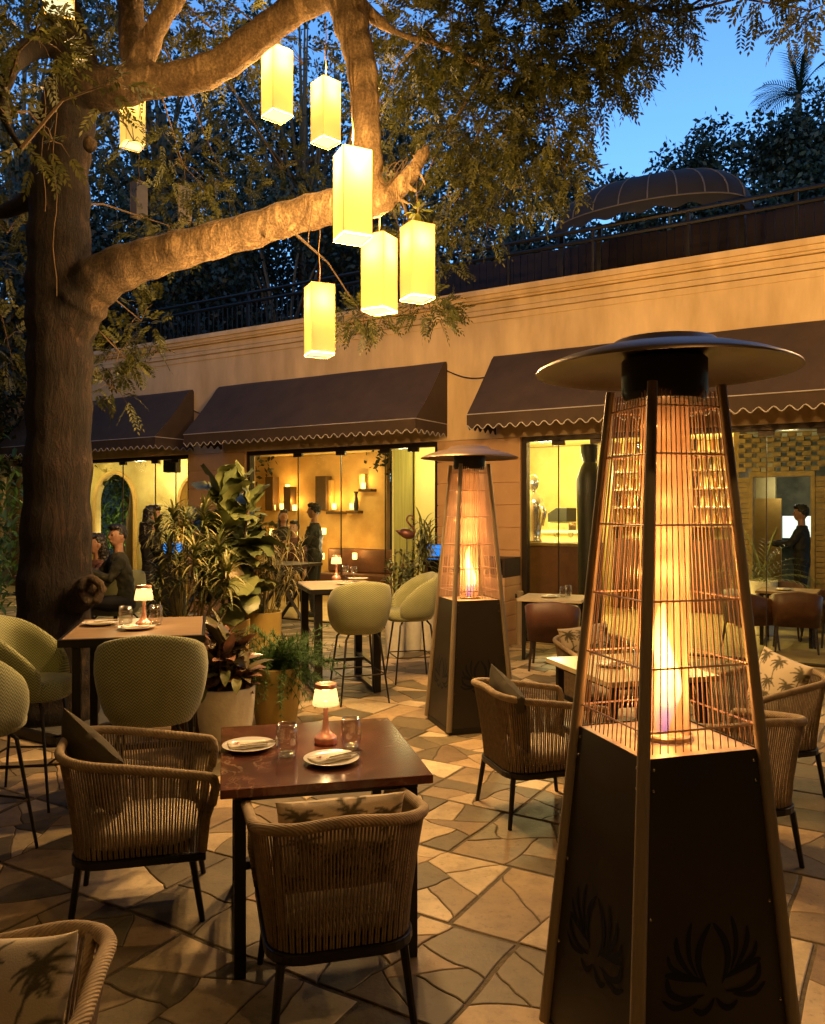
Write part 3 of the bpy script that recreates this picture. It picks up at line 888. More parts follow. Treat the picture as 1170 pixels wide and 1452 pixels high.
ch0 = rope_armchair('rope armchair with its back to the camera at the red marble table')
ch0.location = (-.30, 3.03, 0); ch0.rotation_euler = (0, 0, R(15))
def chair(loc, rz, label, sy=1.0):
    return dup(ch0, loc, R(rz), label)
chair((-1.25, 3.74, 0), -76, 'rope armchair with an olive pillow left of the red marble table', 1.12)
chair((.74, 4.91, 0), -72.5, 'rope armchair with an olive pillow between the two patio heaters', 1.0)
chair((1.66, 4.30, 0), 16, 'rope armchair half hidden behind the front heater, back to the camera', 1.0)
chair((2.27, 5.27, 0), 107, 'rope armchair holding a palm print pillow at the right edge', 1.0)
chair((1.52, 6.58, 0), 196, 'rope armchair with a palm print pillow facing us, far side of heater table', 1.0)
chair((-1.03, 1.75, 0), 100, 'rope armchair cut off by the bottom left corner of the photo', 1.0)

# ------------------------------------------------------------------ pillows
def pillow(name, label, loc, eul, size=(.44, .40), th=.075, palm=False, mat=None, group=None, seed=1):
    n = 72 if palm else 24
    vs = []; cols = []
    rnd = random.Random(seed)
    motifs = []
    if palm:
        for mi_ in range(9):
            cx = -.72 + .72 * (mi_ % 3) + rnd.uniform(-.18, .18); cy = -.45 + .6 * (mi_ // 3) + rnd.uniform(-.15, .15)
            segs = []
            bx = cx + rnd.uniform(-.12, .12); tr = [(bx, cy - .75), (cx + rnd.uniform(-.08, .08), cy - .35), (cx, cy)]
            segs += [(tr[0], tr[1], .022), (tr[1], tr[2], .018)]
            for k in range(11):
                a = k / 11 * 2 * PI + rnd.uniform(-.2, .2); L = rnd.uniform(.22, .36)
                p = (cx, cy)
                for q in range(1, 4):
                    aa = a - (.35 * q * (1 if math.cos(a) > 0 else -1)); p2 = (p[0] + L / 3 * math.cos(aa), p[1] + L / 3 * math.sin(aa))
                    segs.append((p, p2,   .062 - .014 * q)); p = p2
            motifs.append(segs)
    def ink(u, v):
        d = 0
        for segs in motifs:
            for a, b, w in segs:
                dx, dy = b[0] - a[0], b[1] - a[1]; l2 = dx * dx + dy * dy + 1e-9
                t = max(0, min(1, ((u - a[0]) * dx + (v - a[1]) * dy) / l2))
                q = math.hypot(u - a[0] - t * dx, v - a[1] - t * dy) / w
                d = max(d, 1 - q * .8 if q < 1.2 else 0)
        return min(1, d * 1.6)
    for side in (1, -1):
        for j in range(n + 1):
            for i in range(n + 1):
                u = 2 * i / n - 1; v = 2 * j / n - 1
                e = max(0, (1 - u ** 2) * (1 - v ** 2))
                pinch = 1 - .09 * ((1 - abs(u)) if abs(v) > .999 else 0)
                sx = u * (1 - .07 * (1 - v * v) ** .8 * 0 - .06 * (1 - abs(v) ** 3)); sz = v * (1 - .06 * (1 - abs(u) ** 3))
                w = .006 * noise.noise((u * 2.2 + seed, v * 2.2, side))
                vs.append((sx * size[0] / 2, side * (th * e ** .42) + w, sz * size[1] / 2))
                if palm:
                    k = ink(u, v); base = (.60, .50, .35); dk = (.09, .075, .04)
                    cols.append(tuple(base[c] * (1 - k) + dk[c] * k for c in range(3)) + (1,))
    m_ = (n + 1) * (n + 1); fs = []
    for s in range(2):
        for j in range(n):
            for i in range(n):
                a = s * m_ + j * (n + 1) + i; q = (a, a + 1, a + n + 2, a + n + 1)
                fs.append(q if s else q[::-1])
    me = bpy.data.meshes.new(name); me.from_pydata(vs, [], fs); me.materials.append(mat)
    if palm:
        ca = me.color_attributes.new('print', 'FLOAT_COLOR', 'POINT'); ca.data.foreach_set('color', np.array(cols, np.float32).ravel())
    me.polygons.foreach_set('use_smooth', [True] * len(fs))
    o = bpy.data.objects.new(name, me); COL.objects.link(o); o.location = loc; o.rotation_euler = eul
    wd = o.modifiers.new('weld', 'WELD'); wd.merge_threshold = .0005
    return tag(o, label, 'pillow', group)

def print_mat():
    m, nt, out = new_mat('palm_print')
    b = N(nt, 'ShaderNodeBsdfPrincipled', Roughness=.95); at = N(nt, 'ShaderNodeVertexColor'); at.layer_name = 'print'
    nt.links.new(at.outputs[0], b.inputs['Base Color'])
    tc = N(nt, 'ShaderNodeTexCoord'); n2 = N(nt, 'ShaderNodeTexNoise', Scale=220.0); nt.links.new(tc.outputs['Object'], n2.inputs['Vector'])
    bp = N(nt, 'ShaderNodeBump', Strength=.2, Distance=.01); nt.links.new(n2.outputs['Fac'], bp.inputs['Height']); nt.links.new(bp.outputs[0], b.inputs['Normal'])
    nt.links.new(b.outputs[0], out.inputs[0]); return m
M_print = print_mat()
def in_chair(loc, rz, dy, z, tilt, roll=0, dx=0):
    c, s = math.cos(R(rz)), math.sin(R(rz))
    return Vector((loc[0] + dx * c - dy * s, loc[1] + dx * s + dy * c, z)), (Matrix.Rotation(R(rz), 3, 'Z') @ Matrix.Rotation(R(tilt), 3, 'X') @ Matrix.Rotation(R(roll), 3, 'Y')).to_euler()
for nm, lb, a, kw in (
    ('olive_pillow', 'plain olive pillow leaning in the chair left of the marble table', (Vector((-1.46, 3.70, .645)), (Matrix.Rotation(R(-38), 3, 'Z') @ Matrix.Rotation(R(20), 3, 'X') @ Matrix.Rotation(R(30), 3, 'Y')).to_euler()), dict(mat=M_olive, size=(.42, .42))),
    ('palm_pillow', 'palm print pillow in the chair with its back to the camera', in_chair((-.30, 3.03), 15, -.17, .63, 12, 0), dict(mat=M_print, palm=True, size=(.46, .36), seed=4)),
    ('palm_pillow', 'large palm print pillow in the chair at the bottom left corner', (Vector((-.95, 1.82, .60)), (Matrix.Rotation(R(140), 3, 'Z') @ Matrix.Rotation(R(26), 3, 'X') @ Matrix.Rotation(R(18), 3, 'Y')).to_euler()), dict(mat=M_print, palm=True, size=(.48, .46), seed=12)),
    ('olive_pillow', 'small olive pillow in the chair between the two heaters', in_chair((.74, 4.91), -72.5, -.20, .645, 16, 20, .08), dict(mat=M_olive, size=(.40, .40))),
    ('palm_pillow', 'palm print pillow in the armchair at the right edge', in_chair((2.27, 5.27), 107, -.12, .66, 18, -8, .0), dict(mat=M_print, palm=True, size=(.46, .42), seed=9)),
    ('palm_pillow', 'palm print pillow just left of the front heater', in_chair((1.52, 6.58), 196, -.13, .66, 16, 6, .04), dict(mat=M_print, palm=True, size=(.46, .42), seed=21))):
    pillow(nm, lb, a[0], a[1], group='scatter pillows on the rope armchairs', **kw)

# ------------------------------------------------------------------ tables and settings
def table(label, loc, rz, w, d, h, topm, thick=.035, edge=None, leg=.045, inset_=.075, cat='table', frames=True):
    t = thing('dining_table' if h < .9 else 'bar_table', label, cat, loc, R(rz))
    m = MB(); m.b2(-w / 2, w / 2, -d / 2, d / 2, h - thick, h); m.build('tabletop', topm, t, bev=.004)
    if edge:
        m = MB(); e = .006
        for (x0, x1, y0, y1) in ((-w / 2 - .02, w / 2 + .02, -d / 2 - .02, -d / 2 - .001), (-w / 2 - .02, w / 2 + .02, d / 2 + .001, d / 2 + .02), (-w / 2 - .02, -w / 2 - .001, -d / 2, d / 2), (w / 2 + .001, w / 2 + .02, -d / 2, d / 2)):
            m.b2(x0, x1, y0, y1, h - thick - .012, h - .003)
        m.build('edge_band', edge, t)
    for sx in (-1, 1):
        for sy in (-1, 1):
            m = MB(); x = sx * (w / 2 - inset_); y = sy * (d / 2 - inset_)
            m.b2(x - leg / 2, x + leg / 2, y - leg / 2, y + leg / 2, 0, h - thick - .03); m.build('leg', M_dark, t, bev=.003)
    m = MB()
    x = w / 2 - inset_; y = d / 2 - inset_; hl = leg / 2
    m.b2(-x - hl, x + hl, -y - hl, y + hl, h - thick - .029, h - thick - .002)
    m.build('top_frame', M_dark, t)
    if frames:
        m = MB()
        for sx in (-1, 1): m.b2(sx * x - hl + .003, sx * x + hl - .003, -y + hl, y - hl, .003, .04)
        m.b2(-x + hl, x - hl, -.02, .02, .25, .285)
        for sx in (-1, 1): m.b2(sx * x - hl + .006, sx * x + hl - .006, -y + hl, y - hl, .252, .283)
        m.build('stretcher', M_dark, t, bev=.003)
    return t
TM = Vector((-.425, 3.60, 0)); TMR = 13.0
table('red marble dining table set for two in the foreground', TM, TMR, .83, .93, .75, M_marble)
table('pale topped dining table behind the front patio heater', (1.47, 5.53, 0), 16, .80, .90, .75, pmat('pale_stone', (.52, .44, .28), (.42, .34, .2), rough=.3, scale=5))
TB = Vector((-1.79, 5.31, 0)); TBR = 14.0
table('oak topped bar table beside the tree trunk with a lamp', TB, TBR, .80, .90, 1.05, M_oak, edge=M_dark, leg=.05, frames=True)
TC = Vector((-.76, 8.42, 0)); TCR = 17.0
table('pale topped bar table near the golden lit doors with a lamp', TC, TCR, .74, .95, 1.05, M_cushion, edge=M_dark, leg=.075, frames=True)

def on_table(T, rz, px, py, h):
    return G(px, py, h)

def table_lamp(label):
    t = thing('table_lamp', label, 'lamp', group='small copper table lamps')
    m = MB()
    m.lathe([(.049, 0), (.052, .004), (.052, .028), (.047, .034), (.036, .042), (.021, .056), (.0145, .08), (.0115, .12), (.0105, .172), (.0105, .19)], 32)
    m.build('base', M_copper, t, smooth=True)
    m = MB(); n = 48
    prof = [(.060, .176), (.0575, .195), (.054, .215), (.050, .238), (.046, .252)]
    vs = []; fs = []
    for (r, z) in prof:
        for j in range(n): rr = r * (1 + (.012 if j % 2 else -.012)); vs.append((rr * math.cos(2 * PI * j / n), rr * math.sin(2 * PI * j / n), z))
    for i in range(len(prof) - 1):
        for j in range(n): fs.append((i * n + j, i * n + (j + 1) % n, (i + 1) * n + (j + 1) % n, (i + 1) * n + j))
    m.add(vs, fs)
    m.build('lamp_shade', MATS['table_shade'], t, smooth='all')
    m = MB(); m.lathe([(.0475, .252), (.050, .2535), (.050, .268), (.047, .272), (.044, .2725)], 32); m.build('top_cap', M_copper, t, smooth=True)
    return t
shade_mat('table_shade', (1.0, .74, .34), .30, .35, (.10, .08, .045))
def put_lamp(t, loc, pw):
    t.location = loc
    lamp('lamp_bulb', (loc[0], loc[1], loc[2] + .215), pw, (1, .66, .30), .022)
lm0 = table_lamp('copper lamp with a pleated cream shade on the red marble table')
lm1 = dup(lm0, (0, 0, 0), 0, 'copper lamp with a cream shade on the oak bar table')
lm2 = dup(lm0, (0, 0, 0), 0, 'copper lamp with a cream shade on the far bar table')
put_lamp(lm0, G(462, 1054, .75), 1.5)
put_lamp(lm1, G(204, 889, 1.05), 1.5)
put_lamp(lm2, G(477, 822, 1.05), 2)

def plate_setting(label, loc, rz, group='white plates on the tables'):
    p = MB(); p.lathe([(.06, 0), (.068, .003), (.095, .010), (.114, .017), (.117, .0195), (.114, .020), (.094, .0135), (.066, .0075), (0.001, .007)], 40, capt=False)
    o = p.build('plate', M_porcelain, None, smooth=True, loc=loc, rz=rz)
    tag(o, 'white plate ' + label, 'plate', group)
    n = thing('napkin', 'folded napkin ' + label, 'napkin', (loc[0], loc[1], loc[2] + .0095), rz + R(8), 'napkins folded on the plates')
    m = MB()
    for k in range(3):
        vs = []
        nx = 10
        for i in range(nx + 1):
            for j in range(4):
                x = -.088 + .165 * i / nx; y = -.044 + .088 * j / 3 + .003 * k
                vs.append((x, y, .004 + .0042 * k + .0022 * math.sin(x * 50 + k) + .0012 * math.sin(y * 90)))
        fs = [(i * 4 + j, (i + 1) * 4 + j, (i + 1) * 4 + j + 1, i * 4 + j + 1) for i in range(nx) for j in range(3)]
        m.add(vs, fs)
    cl = m.build('cloth', M_linen, n, smooth='all'); s = cl.modifiers.new('t', 'SOLIDIFY'); s.thickness = .003
    m = MB()
    for (a, b) in ((-.06, .012), (-.052, .004), (-.045, .014)): m.ell((a, b, .0168), (.007, .004, .0012), 8, 5)
    m.build('printed_mark', M_red, n)
    c = Matrix.Rotation(rz + R(8), 3, 'Z')
    for kk, (nm, dy) in enumerate((('fork', -.018), ('knife', -.034))):
        b = MB()
        if nm == 'fork':
            b.tube([(-.02, 0, 0), (.07, 0, .002), (.10, 0, .003)], [.003, .0025, .004], 6)
            for q in (-.006, -.002, .002, .006): b.tube([(.10, q * .6, .003), (.115, q, .005), (.14, q, .003)], .0012, 4)
        else:
            b.box(.0, 0, .001, .085, .008, .004); b.box(.082, .001, .001, .08, .014, .0018)
        w = c @ Vector((.0, dy, 0))
        o = b.build(nm, M_chrome if nm == 'knife' else M_chrome, None, smooth=True, loc=(loc[0] + w.x, loc[1] + w.y, loc[2] + .026), rz=rz + R(8))
        tag(o, 'steel %s resting on the napkin %s' % (nm, label), nm, 'cutlery on the napkins')

def glass(label, loc, s=1.0):
    m = MB()
    m.lathe([(.026, 0), (.030, .003), (.036, .025), (.0385, .05), (.037, .08), (.033, .108), (.032, .108), (.036, .08), (.0372, .05), (.0345, .026), (.026, .013), (.001, .012)], 32, capt=False)
    m.cur = 1
    m.tube([(.0326 * math.cos(a), .0326 * math.sin(a), .1085) for a in np.linspace(0, 2 * PI, 41)[:-1]], .0010, 6, closed=True)
    m.lathe([(.0255, .003), (.0262, .006), (.024, .0105), (.012, .009), (.001, .0085)], 28, capb=False, capt=False)
    o = m.build('drinking_glass', [M_tumbler, M_rim], None, smooth='all', loc=loc); o.scale = (s, s, s)
    return tag(o, label, 'glass', 'clear drinking glasses on the tables')

def wine_glass(label, loc):
    m = MB(); m.lathe([(.032, 0), (.03, .003), (.005, .008), (.004, .07), (.012, .078), (.032, .10), (.038, .13), (.033, .165), (.032, .165), (.0365, .13), (.03, .102), (.001, .082)], 24, capt=False)
    return tag(m.build('wine_glass', M_tumbler, None, smooth='all', loc=loc), label, 'glass', 'clear drinking glasses on the tables')

plate_setting('at the left side of the red marble table', G(353, 1061, .751), R(12))
plate_setting('at the near side of the red marble table', G(470, 1080, .751), R(28))
glass('clear tumbler left of the copper lamp on the marble table', G(407, 1071, .751), 1.25)
glass('clear tumbler right of the copper lamp on the marble table', G(498, 1060, .751), 1.2)
plate_setting('at the left side of the oak bar table', G(143, 886, 1.051), R(10))
plate_setting('at the near side of the oak bar table', G(194, 892, 1.051), R(24))
glass('clear tumbler left of the lamp on the oak bar table', G(178, 888, 1.051), 1.2)
glass('clear tumbler right of the lamp on the oak bar table', G(221, 886, 1.051), 1.2)
plate_setting('at the near side of the far bar table', G(492, 829, 1.051), R(20))
plate_setting('at the far side of the far bar table', G(508, 822, 1.051), R(200))
wine_glass('upside down stem glass nearest the lamp on the far bar table', G(490, 823.5, 1.051))
wine_glass('stem glass right of the pair on the far bar table', G(502, 825, 1.051))
plate_setting('on the pale table behind the front heater', G(868, 944, .751), R(20))
glass('clear tumbler on the pale table behind the front heater', G(893, 947, .751), 1.2)

# ------------------------------------------------------------------ green bar stools
def bar_stool(label):
    t = thing('bar_stool', label, 'bar stool', group='green upholstered bar stools')
    m = MB(); nu = 49; pm = R(132)
    def sec(u):
        ph = (2 * u - 1) * pm
        zt = .745 + .405 * (max(0, math.cos(ph * R(90) / R(138)))) ** .62
        r0 = .225; 
        def rad(z): return .218 + .075 * min(1, (z - .66) / .3) ** .6 + .012 * (z - .9)
        P = [(.17, .652), (.212, .660)]
        for k in range(1, 8):
            z = .665 + (zt - .03 - .665) * k / 7; P.append((rad(z) + .012 * math.sin(PI * k / 7), z))
        rt = rad(zt)
        P += [(rt - .012, zt - .004), (rt - .030, zt + .004), (rt - .048, zt - .006)]
        for k in range(1, 7):
            z = zt - .03 - (zt - .03 - .735) * k / 6; P.append((rad(z) - .062, z))
        P += [(.12, .70)]
        return ph, P
    secs = [sec(i / (nu - 1)) for i in range(nu)]
    K = len(secs[0][1]); vs = []
    sq = lambda ph: (abs(math.cos(ph)) ** 3.2 + abs(math.sin(ph)) ** 3.2) ** (-1 / 3.2)
    for ph, P in secs:
        f = sq(ph)
        for (r, z) in P: vs.append((r * f * math.sin(ph), -r * f * math.cos(ph) * .92, z))
    fs = [(i * K + j, (i + 1) * K + j, (i + 1) * K + j + 1, i * K + j + 1) for i in range(nu - 1) for j in range(K - 1)]
    fs += [((i + 1) * K, i * K, i * K + K - 1, (i + 1) * K + K - 1) for i in range(nu - 1)]
    fs += [tuple(range(K - 1, -1, -1)), tuple((nu - 1) * K + j for j in range(K))]
    m.add(vs, fs)
    m.build('shell', M_green, t, smooth='all')
    m = MB()
    rows = [(0, .645), (.9, .646), (1.0, .668), (1.02, .70), (1.0, .735), (.93, .757), (.6, .766), (0, .768)]
    def se(u, v):
        a = 2 * PI * u; k = int(round(v * (len(rows) - 1))); f, z = rows[k]
        rr = (abs(math.cos(a)) ** 3 + abs(math.sin(a)) ** 3) ** (-1 / 3)
        return (.215 * rr * math.cos(a) * f, .045 + .235 * rr * math.sin(a) * f, z)
    m.grid(se, 40, len(rows), closeu=True)
    m.build('seat', M_green, t, smooth='all')
    for sx in (-1, 1):
        for sy in (-1, 1):
            m = MB(); m.tube([(.13 * sx, .13 * sy, .648), (.165 * sx, .165 * sy, .60), (.235 * sx, .235 * sy, 0)], [.011, .011, .0085], 8)
            m.build('leg', M_dark, t, smooth=True)
    m = MB(); q = .205
    m.tube([(-q, -q, .27), (q, -q, .27), (q, q, .27), (-q, q, .27)], .007, 6, closed=True)
    m.build('footrest', M_darkframe, t, smooth=True)
    return t
s0 = bar_stool('green bar stool seen from behind at the oak bar table')
s0.location = (-1.44, 4.50, 0); s0.rotation_euler = (0, 0, R(13))
dup(s0, (-2.30, 4.18, 0), R(-15), 'nearer green bar stool of the pair cut off by the left edge')
dup(s0, (-2.42, 5.08, 0), R(-88), 'farther green bar stool of the pair at the left edge, by the trunk')
dup(s0, (-.52, 7.78, 0), R(20), 'green bar stool seen from behind at the far bar table')
dup(s0, (-.01, 8.72, 0), R(105), 'green bar stool facing left at the far bar table')
dup(s0, (-3.35, 9.15, 0), R(68), 'green bar stool under the man in the dark shirt')

# ------------------------------------------------------------------ leather tub chairs
def tub_chair(label):
    t = thing('tub_chair', label, 'chair', group='brown leather tub chairs')
    m = MB()
    outer = [U(s, .31, .26, -.28, .13) for s in np.linspace(0, 1, 33)]
    inner = [U(s, .255, .26, -.225, .09) for s in np.linspace(0, 1, 33)]
    vs = []
    for i in range(33):
        s = i / 32; h = .80 - .17 * abs(2 * s - 1) ** 1.4
        (ox, oy), (ix, iy) = outer[i], inner[i]
        vs += [(ox * .9, oy * .93, .34), (ox, oy, h - .02), ((ox + ix) / 2, (oy + iy) / 2, h), (ix, iy, h - .02), (ix * .95, iy, .40)]
    fs = [(i * 5 + j, (i + 1) * 5 + j, (i + 1) * 5 + (j + 1) % 5, i * 5 + (j + 1) % 5) for i in range(32) for j in range(5)]
    fs += [(0, 1, 2, 3, 4), tuple(32 * 5 + j for j in (4, 3, 2, 1, 0))]
    m.add(vs, fs); m.build('shell', M_leather, t, smooth='all')
    m = MB(); m.b2(-.245, .245, -.215, .265, .36, .46); m.build('seat', M_leather, t, bev=.03, seg=3)
    for sx in (-1, 1):
        for sy in (-1, 1):
            m = MB(); m.tube([(.22 * sx, .21 * sy, .36), (.25 * sx, .25 * sy, 0)], [.02, .014], 6); m.build('leg', M_wood_dark, t, smooth=True)
    return t
tb = tub_chair('brown leather tub chair outside, just right of the far heater')
tb.location = (1.62, 9.35, 0); tb.rotation_euler = (0, 0, R(-14))
def wl_pt(px, py, yin, z=0): x, _ = WL(px, py, yin); return WP(x, yin, z)
dup(tb, wl_pt(1128, 900, 1.15), R(-22), 'brown leather tub chair inside, back to the right hand window')
dup(tb, wl_pt(1064, 900, 1.05), R(-75), 'brown leather tub chair inside, partly behind the front heater')
dup(tb, wl_pt(1108, 900, 2.3), R(150), 'brown leather tub chair inside, facing out across a set table')
dup(tb, wl_pt(1175, 900, 1.9), R(95), 'brown leather tub chair inside, cut off by the right edge')
table('small set table among the indoor leather chairs', wl_pt(1118, 900, 1.72), -31, .75, .7, .74, M_oak)
plate_setting('on the indoor table among the leather chairs', wl_pt(1112, 900, 1.6, .742), R(10))
table('small pale topped table against the right hand window', (1.75, 10.05, 0), -20, .78, .7, .75, M_cushion)
plate_setting('on the small table against the right hand window', (1.68, 9.95, .752), R(10))
glass('clear tumbler on the table against the right hand window', (1.85, 9.95, .752), 1.2)
glass('second clear tumbler nearer the glass on the window table', (1.95, 10.15, .752), 1.2)

# ------------------------------------------------------------------ patio heaters
def flame_mat():
    m, nt, out = new_mat('flame')
    tc = N(nt, 'ShaderNodeTexCoord'); sp = N(nt, 'ShaderNodeSeparateXYZ'); nt.links.new(tc.outputs['Object'], sp.inputs[0])
    mr = N(nt, 'ShaderNodeMapRange'); mr.inputs['From Min'].default_value = 1.08; mr.inputs['From Max'].default_value = 1.52
    nt.links.new(sp.outputs[2], mr.inputs[0])
    col = ramp(nt, mr.outputs[0], [(0, (.12, .10, .9)), (.16, (.45, .22, .75)), (.3, (1, .62, .25)), (.6, (1, .66, .25)), (1, (1, .42, .10))])
    s = ramp(nt, mr.outputs[0], [(0, (.05, .05, .05)), (.2, (.10, .10, .10)), (.36, (.55, .55, .55)), (.7, (.8, .8, .8)), (1, (.3, .3, .3))])
    ml = N(nt, 'ShaderNodeMath', operation='MULTIPLY'); ml.inputs[1].default_value = 11; nt.links.new(s, ml.inputs[0])
    em = N(nt, 'ShaderNodeEmission'); nt.links.new(col, em.inputs[0]); nt.links.new(ml.outputs[0], em.inputs[1])
    tp = N(nt, 'ShaderNodeBsdfTransparent')
    lw = N(nt, 'ShaderNodeLayerWeight', Blend=.35)
    nz = N(nt, 'ShaderNodeTexNoise', Scale=14.0, Detail=3.0, Distortion=.8)
    mp = N(nt, 'ShaderNodeMapping'); mp.inputs['Scale'].default_value = (1.5, 1.5, .3); nt.links.new(tc.outputs['Object'], mp.inputs[0]); nt.links.new(mp.outputs[0], nz.inputs[0])
    a = N(nt, 'ShaderNodeMath', operation='MULTIPLY_ADD'); a.inputs[1].default_value = .9; nt.links.new(lw.outputs['Facing'], a.inputs[0])
    fz = N(nt, 'ShaderNodeMath', operation='MULTIPLY_ADD'); fz.inputs[1].default_value = .9; fz.inputs[2].default_value = -.35; nt.links.new(nz.outputs['Fac'], fz.inputs[0]); nt.links.new(fz.outputs[0], a.inputs[2])
    cl = N(nt, 'ShaderNodeClamp'); nt.links.new(a.outputs[0], cl.inputs[0])
    mx = N(nt, 'ShaderNodeMixShader'); nt.links.new(cl.outputs[0], mx.inputs[0]); nt.links.new(em.outputs[0], mx.inputs[1]); nt.links.new(tp.outputs[0], mx.inputs[2])
    nt.links.new(mx.outputs[0], out.inputs[0]); return m
M_flame = flame_mat()
def tube_mat():
    m, nt, out = new_mat('heat_tube_glass')
    tp = N(nt, 'ShaderNodeBsdfTransparent'); tp.inputs[0].default_value = (1, .80, .50, 1)
    tl = N(nt, 'ShaderNodeBsdfTranslucent'); tl.inputs[0].default_value = (.25, .145, .072, 1)
    df = N(nt, 'ShaderNodeBsdfDiffuse'); df.inputs[0].default_value = (.18, .10, .052, 1)
    gl = N(nt, 'ShaderNodeBsdfGlossy', Roughness=.5); gl.inputs[0].default_value = (.8, .6, .42, 1)
    a = N(nt, 'ShaderNodeMixShader'); a.inputs[0].default_value = .35; nt.links.new(tl.outputs[0], a.inputs[1]); nt.links.new(df.outputs[0], a.inputs[2])
    tc = N(nt, 'ShaderNodeTexCoord'); sp = N(nt, 'ShaderNodeSeparateXYZ'); nt.links.new(tc.outputs['Object'], sp.inputs[0])
    at = N(nt, 'ShaderNodeMath', operation='ARCTAN2'); nt.links.new(sp.outputs[0], at.inputs[0]); nt.links.new(sp.outputs[1], at.inputs[1])
    sn = N(nt, 'ShaderNodeMath', operation='MULTIPLY'); sn.inputs[1].default_value = 9; nt.links.new(at.outputs[0], sn.inputs[0])
    s2 = N(nt, 'ShaderNodeMath', operation='SINE'); nt.links.new(sn.outputs[0], s2.inputs[0])
    fa = N(nt, 'ShaderNodeMath', operation='MULTIPLY_ADD'); fa.inputs[1].default_value = .17; fa.inputs[2].default_value = .42; nt.links.new(s2.outputs[0], fa.inputs[0])  # stripes in the mix imitate reflections of the guard wires
    b = N(nt, 'ShaderNodeMixShader'); nt.links.new(fa.outputs[0], b.inputs[0]); nt.links.new(a.outputs[0], b.inputs[1]); nt.links.new(tp.outputs[0], b.inputs[2])
    c = N(nt, 'ShaderNodeMixShader'); c.inputs[0].default_value = .10; nt.links.new(b.outputs[0], c.inputs[1]); nt.links.new(gl.outputs[0], c.inputs[2])
    nt.links.new(c.outputs[0], out.inputs[0]); return m
M_heattube = tube_mat()

